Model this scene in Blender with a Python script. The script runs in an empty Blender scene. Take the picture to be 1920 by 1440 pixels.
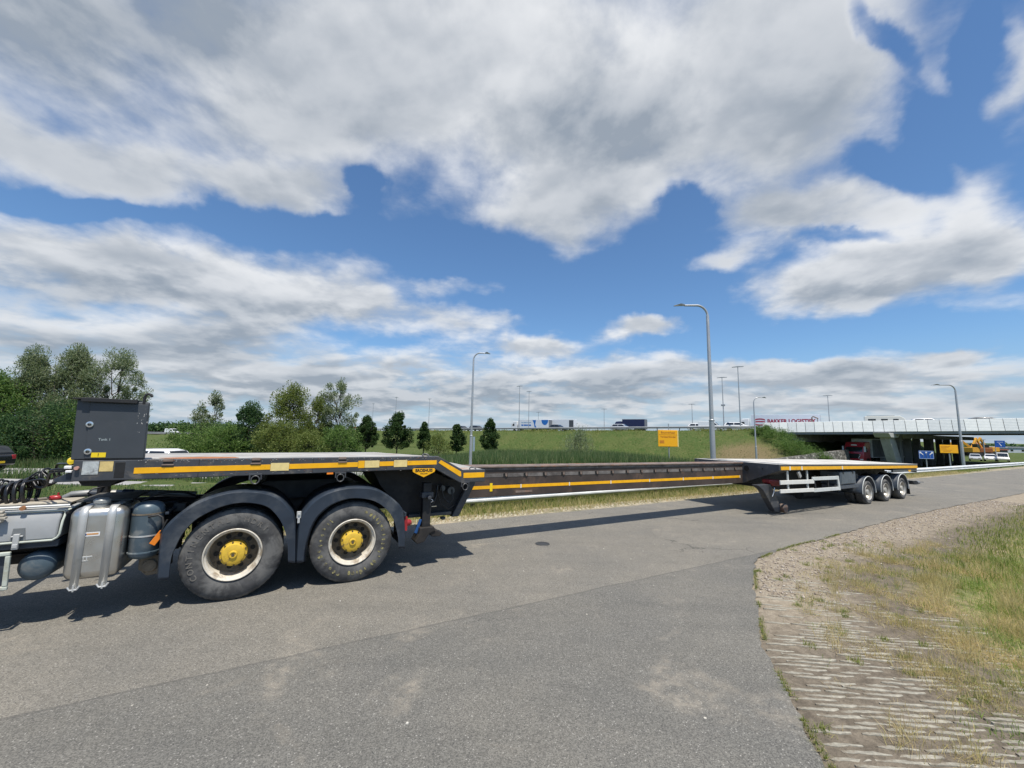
import bpy, bmesh, math, random
import numpy as np
from mathutils import Matrix, Vector
R = math.radians
rng = np.random.default_rng(7); random.seed(7)
sc = bpy.context.scene
COL = sc.collection

# ------------------------------------------------------------------ camera
F_PX, PITCH, ROLL, CAM_H = 757.0, R(6.9), R(1.147), 2.03      # focal length in pixels of a 1920 px wide picture
cp, sp_ = math.cos(PITCH), math.sin(PITCH); cr, sr = math.cos(ROLL), math.sin(ROLL)
fw = Vector((0, cp, sp_)); r0 = Vector((1, 0, 0)); u0 = Vector((0, -sp_, cp))
cam_r = cr*r0 + sr*u0; cam_u = -sr*r0 + cr*u0
cd = bpy.data.cameras.new('camera'); cam = bpy.data.objects.new('camera', cd); COL.objects.link(cam)
cd.sensor_width = 36; cd.lens = F_PX/1920*36; cd.clip_start = .05; cd.clip_end = 6000
m = Matrix((cam_r, cam_u, -fw)).transposed().to_4x4(); m.translation = (0, 0, CAM_H); cam.matrix_world = m
sc.camera = cam
sc.cycles.max_bounces = 5; sc.cycles.diffuse_bounces = 2; sc.cycles.glossy_bounces = 3; sc.cycles.transmission_bounces = 4; sc.cycles.caustics_reflective = False; sc.cycles.caustics_refractive = False

# ------------------------------------------------------------------ light
TR_ANG = R(29.05)                                   # heading of road, truck and trailer
DU = Vector((math.cos(TR_ANG), math.sin(TR_ANG), 0)); DV = Vector((-math.sin(TR_ANG), math.cos(TR_ANG), 0))
TR_O = Vector((-3.276, 5.016, 0))
sun_to = (-.38*DV - .05*DU + Vector((0, 0, 1))).normalized()
SUN_EL = math.asin(sun_to.z); SUN_AZ = math.atan2(sun_to.x, sun_to.y)
sd = bpy.data.lights.new('sun', 'SUN'); sd.energy = 5.0; sd.angle = R(.53); sd.color = (1, .94, .84)
so = bpy.data.objects.new('sun', sd); COL.objects.link(so); so.location = (0, 0, 60)
so.rotation_euler = (-sun_to).to_track_quat('-Z', 'Y').to_euler()

sc.view_settings.view_transform = 'Standard'; sc.view_settings.look = 'None'
sc.view_settings.exposure = .16; sc.view_settings.gamma = 1; sc.view_settings.use_curve_mapping = False

def pix_dir(x, y):
    d = fw + cam_r*((x-960)/F_PX) - cam_u*((y-720)/F_PX); return d.normalized()
def at(x, y, Y):
    d = pix_dir(x, y); return Vector((0, 0, CAM_H)) + d*(Y/d.y)
def to_pix(p):
    d = Vector(p)-Vector((0, 0, CAM_H)); z = d.dot(fw); return 960+F_PX*d.dot(cam_r)/z, 720-F_PX*d.dot(cam_u)/z
def W(u, v, z=0.): return TR_O + DU*u + DV*v + Vector((0, 0, z))

# ------------------------------------------------------------------ sky
wd = bpy.data.worlds.new('World'); sc.world = wd; wd.use_nodes = True
nt = wd.node_tree; nt.nodes.clear(); N = nt.nodes; LK = nt.links
def wn(t, **k):
    n = N.new(t)
    for a, b in k.items(): setattr(n, a, b)
    return n
def wmath(op, a, b=None, c=None, clamp=False):
    n = wn('ShaderNodeMath', operation=op, use_clamp=clamp)
    for i, x in enumerate((a, b, c)):
        if x is None: continue
        if isinstance(x, (int, float)): n.inputs[i].default_value = x
        else: LK.new(x, n.inputs[i])
    return n.outputs[0]
def wrange(x, a, b, c=0., d=1., smooth=True):
    n = wn('ShaderNodeMapRange', interpolation_type='SMOOTHSTEP' if smooth else 'LINEAR')
    LK.new(x, n.inputs[0])
    for i, q in zip((1, 2, 3, 4), (a, b, c, d)): n.inputs[i].default_value = q
    return n.outputs[0]
sky = wn('ShaderNodeTexSky', sky_type='NISHITA', sun_disc=False, sun_elevation=SUN_EL, sun_rotation=SUN_AZ,
         altitude=0, air_density=1.0, dust_density=.4, ozone_density=3.0)
tc = wn('ShaderNodeTexCoord'); sx = wn('ShaderNodeSeparateXYZ')
LK.new(tc.outputs['Generated'], sx.inputs[0])
az = wmath('MULTIPLY', wmath('ARCTAN2', sx.outputs[0], sx.outputs[1]), 180/math.pi)
el = wmath('MULTIPLY', wmath('ARCSINE', sx.outputs[2]), 180/math.pi)
ae = wn('ShaderNodeCombineXYZ'); LK.new(az, ae.inputs[0]); LK.new(el, ae.inputs[1])
den = wmath('ADD', wmath('MAXIMUM', sx.outputs[2], 0.), .19)
pl = wn('ShaderNodeCombineXYZ'); LK.new(wmath('DIVIDE', sx.outputs[0], den), pl.inputs[0]); LK.new(wmath('DIVIDE', sx.outputs[1], den), pl.inputs[1])
def wnoise(vec, scale, detail, rough, off=(0, 0, 0), dist=0.):
    mp = wn('ShaderNodeMapping'); mp.inputs['Location'].default_value = off; LK.new(vec, mp.inputs[0])
    n = wn('ShaderNodeTexNoise', noise_dimensions='3D'); n.inputs['Scale'].default_value = scale
    n.inputs['Detail'].default_value = detail; n.inputs['Roughness'].default_value = rough; n.inputs['Distortion'].default_value = dist
    LK.new(mp.outputs[0], n.inputs['Vector']); return n.outputs[0]
def azel(x, y):
    d = pix_dir(x, y); return math.degrees(math.atan2(d.x, d.y)), math.degrees(math.asin(d.z))
# clouds and gaps of this sky: picture position, half sizes, tilt, strength
BLOBS = [(400, 130, 760, 250, 0, .50), (1020, 170, 540, 270, -6, .50), (1060, 390, 210, 105, -14, .40), (1490, 130, 360, 280, -38, .44),
         (1560, 400, 270, 72, -8, .62), (1600, 520, 280, 62, -8, .60), (1850, 450, 120, 110, -25, .45), (1335, 493, 110, 28, -10, .5), (1895, 130, 70, 80, 0, .5),
         (110, 500, 320, 105, 8, .66), (490, 540, 260, 80, 4, .62), (800, 588, 230, 42, 3, .42), (860, 530, 115, 24, 0, .44), (560, 360, 140, 46, 4, .40), (230, 320, 330, 60, 10, .45),
         (1010, 649, 78, 25, 0, .60), (1202, 614, 92, 28, 0, .66), (1120, 690, 260, 34, 0, .42), (300, 640, 420, 50, 0, .42), (1560, 700, 350, 32, 0, .40), (1760, 662, 95, 20, 0, .5),
         (860, 735, 900, 46, 0, .40), (1600, 755, 500, 30, 0, .36), (600, 690, 300, 40, 0, .34),
         (860, 470, 190, 52, 2, -.50), (560, 425, 240, 36, 4, -.45), (150, 385, 210, 26, 7, -.42), (1080, 565, 330, 56, 2, -.42), (1250, 520, 130, 80, 30, -.45), (1700, 615, 420, 34, 0, -.40), (1440, 640, 240, 34, 0, -.35),
         (1755, 225, 120, 55, 35, -.48), (1840, 110, 75, 100, -30, -.46), (1690, 320, 140, 36, 28, -.36), (685, 350, 40, 45, 0, -.55), (1660, 60, 100, 36, 50, -.45), (1290, 380, 60, 36, 30, -.5), (1560, 450, 120, 16, 8, -.35)]
cov = None
wob = wn('ShaderNodeTexNoise'); wob.inputs['Scale'].default_value = .16; wob.inputs['Detail'].default_value = 5; LK.new(ae.outputs[0], wob.inputs['Vector'])
wv = wn('ShaderNodeVectorMath', operation='MULTIPLY_ADD'); LK.new(wob.outputs['Color'], wv.inputs[0]); wv.inputs[1].default_value = (8, 5, 0); LK.new(ae.outputs[0], wv.inputs[2])
wv2 = wn('ShaderNodeVectorMath', operation='SUBTRACT'); LK.new(wv.outputs[0], wv2.inputs[0]); wv2.inputs[1].default_value = (4, 2.5, 0)
for (x, y, rx, ry, ang, w) in BLOBS:
    c = azel(x, y); a = R(ang)
    p1 = azel(x+rx*math.cos(a)*.5, y-rx*math.sin(-a)*.5); p2 = azel(x-rx*math.cos(a)*.5, y+rx*math.sin(-a)*.5)
    q1 = azel(x, y-ry*.5); q2 = azel(x, y+ry*.5)
    Rx = math.hypot(p1[0]-p2[0], p1[1]-p2[1]); Ry = max(q1[1]-q2[1], .8)
    th = math.atan2(p1[1]-p2[1], p1[0]-p2[0])
    mp = wn('ShaderNodeMapping', vector_type='TEXTURE'); LK.new(wv2.outputs[0], mp.inputs[0])
    mp.inputs['Location'].default_value = (c[0], c[1], 0); mp.inputs['Rotation'].default_value = (0, 0, th); mp.inputs['Scale'].default_value = (Rx, Ry, 1)
    ln = wn('ShaderNodeVectorMath', operation='LENGTH'); LK.new(mp.outputs[0], ln.inputs[0])
    g = wrange(ln.outputs['Value'], .30, 1.25, w, 0)
    cov = g if cov is None else wmath('ADD', cov, g)
grey = None
for (x, y, rx, ry, w) in ((230, 50, 520, 150, .75), (1130, 235, 260, 130, .65), (560, 215, 330, 90, .45), (200, 545, 330, 70, .55), (520, 590, 280, 46, .45), (1600, 545, 250, 40, .45), (900, 740, 900, 40, .35)):
    c = azel(x, y); p1, p2, q1, q2 = azel(x+rx*.5, y), azel(x-rx*.5, y), azel(x, y-ry*.5), azel(x, y+ry*.5)
    mp = wn('ShaderNodeMapping', vector_type='TEXTURE'); LK.new(wv2.outputs[0], mp.inputs[0]); mp.inputs['Location'].default_value = (c[0], c[1], 0)
    mp.inputs['Rotation'].default_value = (0, 0, math.atan2(p1[1]-p2[1], p1[0]-p2[0])); mp.inputs['Scale'].default_value = (math.hypot(p1[0]-p2[0], p1[1]-p2[1]), max(.8, q1[1]-q2[1]), 1)
    ln = wn('ShaderNodeVectorMath', operation='LENGTH'); LK.new(mp.outputs[0], ln.inputs[0]); g = wrange(ln.outputs['Value'], .15, 1.2, w, 0)
    grey = g if grey is None else wmath('MAXIMUM', grey, g)
cov = wmath('MINIMUM', cov, .70)
psc = wn('ShaderNodeVectorMath', operation='SCALE'); LK.new(pl.outputs[0], psc.inputs[0]); psc.inputs['Scale'].default_value = .955      # the same field a little higher up
n1 = wnoise(pl.outputs[0], 1.9, 7, .54, (3.1, .4, 0), .15)
n1u = wnoise(psc.outputs[0], 1.9, 5, .50, (3.1, .4, 0), .15)
n2 = wnoise(pl.outputs[0], 5.4, 6, .58, (7.3, 2.2, 0), .2)
n3 = wnoise(pl.outputs[0], .9, 3, .5, (1.7, 8.2, 0))
low = wrange(el, 13., 1.5)                                             # many small clouds close up towards the horizon
base = wmath('ADD', cov, wmath('ADD', .15, wmath('MULTIPLY', low, .14)))
fld = wmath('ADD', base, wmath('ADD', wmath('MULTIPLY', wmath('SUBTRACT', n1, .5), 1.30), wmath('MULTIPLY', wmath('SUBTRACT', n2, .5), .62)))
dens = wrange(fld, .06, .72)
relief = wmath('SUBTRACT', n1, n1u)
lit = wrange(wmath('ADD', wmath('MULTIPLY', relief, 3.2), wmath('MULTIPLY', wmath('SUBTRACT', n2, .5), 1.15)), -.40, .36)
thick = wrange(wmath('ADD', fld, wmath('MULTIPLY', wmath('SUBTRACT', n3, .5), 2.4)), .35, 1.25)
shade = wmath('ADD', wmath('MAXIMUM', wmath('MULTIPLY', thick, .58), grey), wmath('ADD', wmath('MULTIPLY', wmath('SUBTRACT', 1., lit), .55), wmath('MULTIPLY', low, .20)), clamp=True)
mixc = wn('ShaderNodeMix', data_type='RGBA'); LK.new(shade, mixc.inputs['Factor'])
mixc.inputs[6].default_value = (8.6, 8.75, 8.95, 1); mixc.inputs[7].default_value = (3.3, 3.8, 4.45, 1)
sm = wn('ShaderNodeMix', data_type='RGBA', blend_type='MULTIPLY'); sm.inputs['Factor'].default_value = 1; LK.new(sky.outputs[0], sm.inputs[6]); sm.inputs[7].default_value = (.98, 1.24, 1.42, 1)
hz = wn('ShaderNodeMix', data_type='RGBA'); LK.new(wrange(el, 12., -1., 0., .85), hz.inputs['Factor']); LK.new(sm.outputs[2], hz.inputs[6]); hz.inputs[7].default_value = (3.6, 4.75, 6.3, 1)
fin = wn('ShaderNodeMix', data_type='RGBA'); LK.new(wmath('MULTIPLY', dens, .95), fin.inputs['Factor']); LK.new(hz.outputs[2], fin.inputs[6]); LK.new(mixc.outputs[2], fin.inputs[7])
wd.cycles.sampling_method = 'MANUAL'; wd.cycles.sample_map_resolution = 256
bg = wn('ShaderNodeBackground'); bg.inputs['Strength'].default_value = .09; LK.new(fin.outputs[2], bg.inputs[0])
wo = wn('ShaderNodeOutputWorld'); LK.new(bg.outputs[0], wo.inputs[0])

# ------------------------------------------------------------------ materials
def newmat(name):
    mt = bpy.data.materials.new(name); mt.use_nodes = True; t = mt.node_tree
    b = t.nodes['Principled BSDF']; return mt, t, b
def mixn(t, fac, a, b, blend='MIX'):
    n = t.nodes.new('ShaderNodeMix'); n.data_type = 'RGBA'; n.blend_type = blend
    for k, x in ((0, fac), (6, a), (7, b)):
        if isinstance(x, (int, float)): n.inputs[k].default_value = x
        elif isinstance(x, tuple): n.inputs[k].default_value = (*x[:3], 1)
        else: t.links.new(x, n.inputs[k])
    return n.outputs[2]
def noise(t, vec, scale, detail=4, rough=.55, dist=0, out=0):
    n = t.nodes.new('ShaderNodeTexNoise'); n.inputs['Scale'].default_value = scale; n.inputs['Detail'].default_value = detail
    n.inputs['Roughness'].default_value = rough; n.inputs['Distortion'].default_value = dist
    if vec is not None: t.links.new(vec, n.inputs['Vector'])
    return n.outputs[out]
def rmp(t, x, a, b, c=0., d=1.):
    n = t.nodes.new('ShaderNodeMapRange'); n.interpolation_type = 'SMOOTHSTEP'; t.links.new(x, n.inputs[0])
    for i, q in zip((1, 2, 3, 4), (a, b, c, d)): n.inputs[i].default_value = q
    return n.outputs[0]
def mth(t, op, a, b=None):
    n = t.nodes.new('ShaderNodeMath'); n.operation = op
    for i, x in enumerate((a, b)):
        if x is None: continue
        if isinstance(x, (int, float)): n.inputs[i].default_value = x
        else: t.links.new(x, n.inputs[i])
    return n.outputs[0]
def bump(t, b, h, strength=.3, dist=.01):
    n = t.nodes.new('ShaderNodeBump'); n.inputs['Strength'].default_value = strength; n.inputs['Distance'].default_value = dist
    t.links.new(h, n.inputs['Height']); t.links.new(n.outputs[0], b.inputs['Normal'])
def pos(t): return t.nodes.new('ShaderNodeNewGeometry').outputs['Position']
def objc(t): return t.nodes.new('ShaderNodeTexCoord').outputs['Object']
MATS = {}
def M(name, col, rough=.6, metal=0., var=.12, scale=5., dirt=None, damt=.0, dscale=3., bmp=0., bscale=80., spec=.5, coat=0.):
    if name in MATS: return MATS[name]
    mt, t, b = newmat(name); o = objc(t)
    n = noise(t, o, scale, 6, .62)
    c = mixn(t, rmp(t, n, .3, .7), tuple(x*(1-var) for x in col), tuple(min(1, x*(1+var)) for x in col))
    rr = rmp(t, noise(t, o, scale*2.3, 5), .3, .7, max(.04, rough-.08), min(1, rough+.08))
    if dirt:
        dn = rmp(t, noise(t, o, dscale, 8, .68, .4), .62-damt*.35, .78-damt*.25)
        c = mixn(t, mth(t, 'MULTIPLY', dn, .85), c, dirt)
        rr = mth(t, 'ADD', rr, mth(t, 'MULTIPLY', dn, .25))
        if metal:
            t.links.new(mth(t, 'SUBTRACT', metal, mth(t, 'MULTIPLY', dn, metal*.8)), b.inputs['Metallic'])
    t.links.new(c, b.inputs['Base Color']); t.links.new(rr, b.inputs['Roughness'])
    if not (dirt and metal): b.inputs['Metallic'].default_value = metal
    b.inputs['Specular IOR Level'].default_value = spec; b.inputs['Coat Weight'].default_value = coat
    if bmp: bump(t, b, noise(t, o, bscale, 5), bmp, .004)
    MATS[name] = mt; return mt
def leafmat(name, c1, c2, c3=None, trans=.35, rough=.55):
    mt, t, b = newmat(name); g = t.nodes.new('ShaderNodeNewGeometry')
    rp = t.nodes.new('ShaderNodeValToRGB'); e = rp.color_ramp.elements
    e[0].position = .1; e[0].color = (*c1, 1); e[1].position = .6; e[1].color = (*c2, 1)
    if c3: q = rp.color_ramp.elements.new(.95); q.color = (*c3, 1)
    t.links.new(g.outputs['Random Per Island'], rp.inputs[0])
    c = mixn(t, rmp(t, noise(t, g.outputs['Position'], .9, 3), .35, .65), rp.outputs[0], mixn(t, 1., rp.outputs[0], (.82, .86, .78), 'MULTIPLY'))
    t.links.new(c, b.inputs['Base Color']); b.inputs['Roughness'].default_value = rough; b.inputs['Specular IOR Level'].default_value = .3
    tr = t.nodes.new('ShaderNodeBsdfTranslucent'); t.links.new(c, tr.inputs[0])
    mx = t.nodes.new('ShaderNodeMixShader'); mx.inputs[0].default_value = trans
    t.links.new(b.outputs[0], mx.inputs[1]); t.links.new(tr.outputs[0], mx.inputs[2])
    t.links.new(mx.outputs[0], t.nodes['Material Output'].inputs['Surface']); return mt

# ------------------------------------------------------------------ mesh helpers
def cat3(P, k=8):
    P = [np.array(p, float) for p in P]; out = []
    for i in range(len(P)-1):
        a, b_, c, d = P[max(i-1, 0)], P[i], P[i+1], P[min(i+2, len(P)-1)]
        for j in range(k):
            q = j/k; out.append(.5*((2*b_)+(-a+c)*q+(2*a-5*b_+4*c-d)*q*q+(-a+3*b_-3*c+d)*q**3))
    out.append(P[-1]); return out
class MB:
    def __init__(s): s.v = []; s.f = []; s.mi = []; s.pc = []
    def add(s, vs, fs, m=0):
        o = len(s.v); s.pc.append((o, len(vs), len(s.f), len(fs))); s.v += [tuple(p) for p in vs]; s.f += [tuple(i+o for i in f) for f in fs]; s.mi += [m]*len(fs); return s
    def box(s, x0, x1, y0, y1, z0, z1, m=0):
        return s.add([(x0, y0, z0), (x1, y0, z0), (x1, y1, z0), (x0, y1, z0), (x0, y0, z1), (x1, y0, z1), (x1, y1, z1), (x0, y1, z1)],
                     [(0, 3, 2, 1), (4, 5, 6, 7), (0, 1, 5, 4), (1, 2, 6, 5), (2, 3, 7, 6), (3, 0, 4, 7)], m)
    def prism(s, poly, a, b, ax='y', m=0):
        k = len(poly)
        def mk(p, q): return {'y': (p[0], q, p[1]), 'x': (q, p[0], p[1]), 'z': (p[0], p[1], q)}[ax]
        vs = [mk(p, a) for p in poly]+[mk(p, b) for p in poly]
        return s.add(vs, [tuple(range(k)), tuple(range(2*k-1, k-1, -1))]+[(i, (i+1) % k, k+(i+1) % k, k+i) for i in range(k)], m)
    def bar(s, p, q, w, h, m=0):
        p, q = Vector(p), Vector(q); d = (q-p).normalized(); up = Vector((0, 0, 1))
        if abs(d.z) > .95: up = Vector((0, 1, 0))
        a = d.cross(up).normalized()*w/2; b = a.cross(d).normalized()*h/2
        vs = [p-a-b, p+a-b, p+a+b, p-a+b, q-a-b, q+a-b, q+a+b, q-a+b]
        return s.add(vs, [(0, 1, 2, 3), (7, 6, 5, 4), (0, 4, 5, 1), (1, 5, 6, 2), (2, 6, 7, 3), (3, 7, 4, 0)], m)
    def cyl(s, p, q, r, r2=None, n=16, m=0):
        p, q = Vector(p), Vector(q); d = (q-p).normalized(); r2 = r if r2 is None else r2
        a = d.orthogonal().normalized(); b = d.cross(a)
        vs = [p+(a*math.cos(t)+b*math.sin(t))*r for t in [2*math.pi*i/n for i in range(n)]]+[q+(a*math.cos(t)+b*math.sin(t))*r2 for t in [2*math.pi*i/n for i in range(n)]]
        return s.add(vs, [tuple(range(n-1, -1, -1)), tuple(range(n, 2*n))]+[(i, (i+1) % n, n+(i+1) % n, n+i) for i in range(n)], m)
    def tube(s, path, r, n=8, m=0, closed=False):
        P = [Vector(p) for p in path]; k = len(P); rs = r if hasattr(r, '__len__') else [r]*k
        vs = []; prev = None
        for i in range(k):
            d = (P[(i+1) % k]-P[i-1]) if closed else (P[min(i+1, k-1)]-P[max(i-1, 0)])
            d.normalize()
            if prev is None: a = d.orthogonal().normalized()
            else:
                a = prev-d*prev.dot(d); a = a.normalized() if a.length > 1e-6 else d.orthogonal().normalized()
            prev = a; b = d.cross(a)
            vs += [P[i]+(a*math.cos(2*math.pi*j/n)+b*math.sin(2*math.pi*j/n))*rs[i] for j in range(n)]
        fs = []
        for i in range(k if closed else k-1):
            for j in range(n):
                i2 = (i+1) % k; fs.append((i*n+j, i*n+(j+1) % n, i2*n+(j+1) % n, i2*n+j))
        if not closed: fs += [tuple(range(n-1, -1, -1)), tuple(range((k-1)*n, k*n))]
        return s.add(vs, fs, m)
    def lathe(s, prof, c=(0, 0, 0), ax='y', n=48, m=0, mod=None):
        vs = []
        for j in range(n):
            t = 2*math.pi*j/n
            for i, (r, h) in enumerate(prof):
                if mod: r, h = mod(i, j, r, h)
                a, b = r*math.cos(t), r*math.sin(t)
                vs.append({'y': (c[0]+a, c[1]+h, c[2]+b), 'z': (c[0]+a, c[1]+b, c[2]+h), 'x': (c[0]+h, c[1]+a, c[2]+b)}[ax])
        k = len(prof); fs = []
        for j in range(n):
            for i in range(k-1): fs.append((j*k+i, j*k+i+1, ((j+1) % n)*k+i+1, ((j+1) % n)*k+i))
        return s.add(vs, fs, m)
    def grid(s, rows, m=0):
        k = len(rows[0]); vs = [p for r in rows for p in r]
        return s.add(vs, [(i*k+j, i*k+j+1, (i+1)*k+j+1, (i+1)*k+j) for i in range(len(rows)-1) for j in range(k-1)], m)
    def mesh(s, name, mats, smooth=None, recalc=True):
        me = bpy.data.meshes.new(name); me.from_pydata(s.v, [], s.f)
        for mt in (mats if isinstance(mats, (list, tuple)) else [mats]): me.materials.append(mt)
        me.polygons.foreach_set('material_index', s.mi)
        if recalc:
            bm = bmesh.new(); bm.from_mesh(me); bmesh.ops.recalc_face_normals(bm, faces=bm.faces); bm.to_mesh(me); bm.free()
        if smooth: me.shade_smooth(); me.set_sharp_from_angle(angle=R(smooth))
        me.update(); return me
    def build(s, name, mats, parent=None, smooth=None, bevel=0., seg=2, solid=0., recalc=True, explode=False, **tags):
        if explode:
            out = None
            for (v0, nv, f0, nf) in s.pc:
                q = MB(); q.add(s.v[v0:v0+nv], [tuple(i-v0 for i in f) for f in s.f[f0:f0+nf]]); q.mi = s.mi[f0:f0+nf]
                out = q.build(name, mats, parent, smooth, bevel, seg, solid, recalc, **tags)
            return out
        return put(name, s.mesh(name, mats, smooth, recalc), parent, bevel, seg, solid, **tags)
def put(name, me, parent=None, bevel=0., seg=2, solid=0., loc=None, rot=None, **tags):
    o = bpy.data.objects.new(name, me); COL.objects.link(o)
    if parent: o.parent = parent
    if loc is not None: o.location = loc
    if rot is not None: o.rotation_euler = rot
    if solid:
        md = o.modifiers.new('solid', 'SOLIDIFY'); md.thickness = solid; md.offset = 0
    if bevel:
        md = o.modifiers.new('bevel', 'BEVEL'); md.width = bevel; md.segments = seg; md.limit_method = 'ANGLE'; md.angle_limit = R(35)
    tag(o, **tags); return o
def tag(o, label=None, category=None, group=None, kind=None):
    for k, x in (('label', label), ('category', category), ('group', group), ('kind', kind)):
        if x: o[k] = x
    return o
def thing(name, label, category, loc=(0, 0, 0), rotz=0., group=None):
    o = bpy.data.objects.new(name, None); COL.objects.link(o); o.location = loc; o.rotation_euler = (0, 0, rotz); o.empty_display_size = .3
    return tag(o, label, category, group)
def npmesh(name, V, Fc, mats, mi=None, smooth=False):
    me = bpy.data.meshes.new(name); V = np.asarray(V, np.float32); Fc = np.asarray(Fc, np.int32); k = Fc.shape[1]; nf = len(Fc)
    me.vertices.add(len(V)); me.vertices.foreach_set('co', V.ravel())
    me.loops.add(nf*k); me.loops.foreach_set('vertex_index', Fc.ravel())
    me.polygons.add(nf); me.polygons.foreach_set('loop_start', np.arange(0, nf*k, k, dtype=np.int32))
    for mt in (mats if isinstance(mats, (list, tuple)) else [mats]): me.materials.append(mt)
    if mi is not None: me.polygons.foreach_set('material_index', np.asarray(mi, np.int32))
    me.update(calc_edges=True)
    if smooth: me.shade_smooth()
    return me
def copytree(o, parent=None, **tags):
    c = o.copy(); COL.objects.link(c); c.parent = parent
    if tags: tag(c, **tags)
    for ch in list(o.children): copytree(ch, c)
    return c
_tx = {}
def text_mesh(body, size, mat, extrude=.001, bold=0., align='CENTER'):
    cu = bpy.data.curves.new('txt', 'FONT'); cu.body = body; cu.size = size; cu.extrude = extrude; cu.offset = bold; cu.align_x = align; cu.align_y = 'CENTER'; cu.resolution_u = 3
    o = bpy.data.objects.new('txt', cu); COL.objects.link(o); dg = bpy.context.evaluated_depsgraph_get(); dg.update()
    me = bpy.data.meshes.new_from_object(o.evaluated_get(dg)); me.materials.clear(); me.materials.append(mat)
    bpy.data.objects.remove(o); bpy.data.curves.remove(cu); return me
def text(name, body, size, mat, parent, loc, rot, extrude=.001, bold=0., sxz=(1, 1), align='CENTER'):
    o = put(name, text_mesh(body, size, mat, extrude, bold, align), parent, loc=loc, rot=rot); o.scale = (sxz[0], sxz[1], 1); return o
FACE_NEAR = (R(90), 0, 0)          # text lying in the x-z plane and read from -y

# ------------------------------------------------------------------ terrain heights
HDIR = np.array([.807, -.591]); HN = np.array([.591, .807]); HA = np.array([41., 66.])
HZ_T = np.array([-60, -30, 0, 44.7, 112, 192, 420]); HZ_Z = np.array([4.3, 3.75, 3.2, 2.55, 1.63, -1.1, -1.5])
HW = 46.0                                              # width of the motorway plateau
B_END = HA - HDIR*112; B_DIR = np.array([-78.6, 19.8]); B_DIR = B_DIR/np.hypot(*B_DIR); B_N = np.array([-B_DIR[1], B_DIR[0]])*-1
if B_N[1] < 0: B_N = -B_N
def hw_ts(X, Y):
    rx, ry = X-HA[0], Y-HA[1]; t = -(rx*HDIR[0]+ry*HDIR[1]); s = rx*HN[0]+ry*HN[1]
    bx, by = X-B_END[0], Y-B_END[1]; t2 = bx*B_DIR[0]+by*B_DIR[1]; s2 = bx*B_N[0]+by*B_N[1]
    use = t > 112
    return np.where(use, 112+np.maximum(t2, 0), t), np.where(use & (t2 > 0), s2, s)
def ground_z(X, Y):
    X = np.asarray(X, float); Y = np.asarray(Y, float)
    v = -(X-TR_O.x)*DU.y + (Y-TR_O.y)*DU.x; u = (X-TR_O.x)*DU.x + (Y-TR_O.y)*DU.y
    ss = lambda a, b, x: (lambda q: q*q*(3-2*q))(np.clip((x-a)/(b-a), 0, 1))
    z = -.03 - .63*ss(5, 16, v) - 1.05*np.clip((v-14)/60, 0, 1)
    z = z - .95*ss(24, 62, u)*ss(6, 19, v)
    z = z - .35*ss(18, 40, u)*ss(3.4, 6, v)*(1-ss(5, 16, v)*.5)
    z = np.where(v < 2.7, -.06, z)
    t, s = hw_ts(X, Y)
    zr = np.interp(t, HZ_T, HZ_Z)
    tend = 1.5 + .46*np.clip(s, 0, HW)                    # skewed abutment
    ds = np.maximum(0, np.maximum(-s-1.2, s-HW)); dt = np.maximum(0, -(t+tend))
    ze = zr - np.hypot(ds, dt*1.7)/2.15
    return np.maximum(z, ze)
def gz(x, y): return float(ground_z(x, y))
def hw_at(px, s, dz=0.):
    """a point on the motorway, s metres in from its near edge, seen at picture column px"""
    lo, hi = -60., 400.
    def P(t):
        if t <= 112: p = HA-HDIR*t+HN*s
        else: p = B_END+B_DIR*(t-112)+B_N*s
        return Vector((p[0], p[1], float(np.interp(t, HZ_T, HZ_Z))+dz))
    for _ in range(50):
        mid = (lo+hi)/2
        if to_pix(P(mid))[0] > px: lo = mid
        else: hi = mid
    return P(lo), lo
HW_ANG = math.atan2(HDIR[1], HDIR[0])

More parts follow.
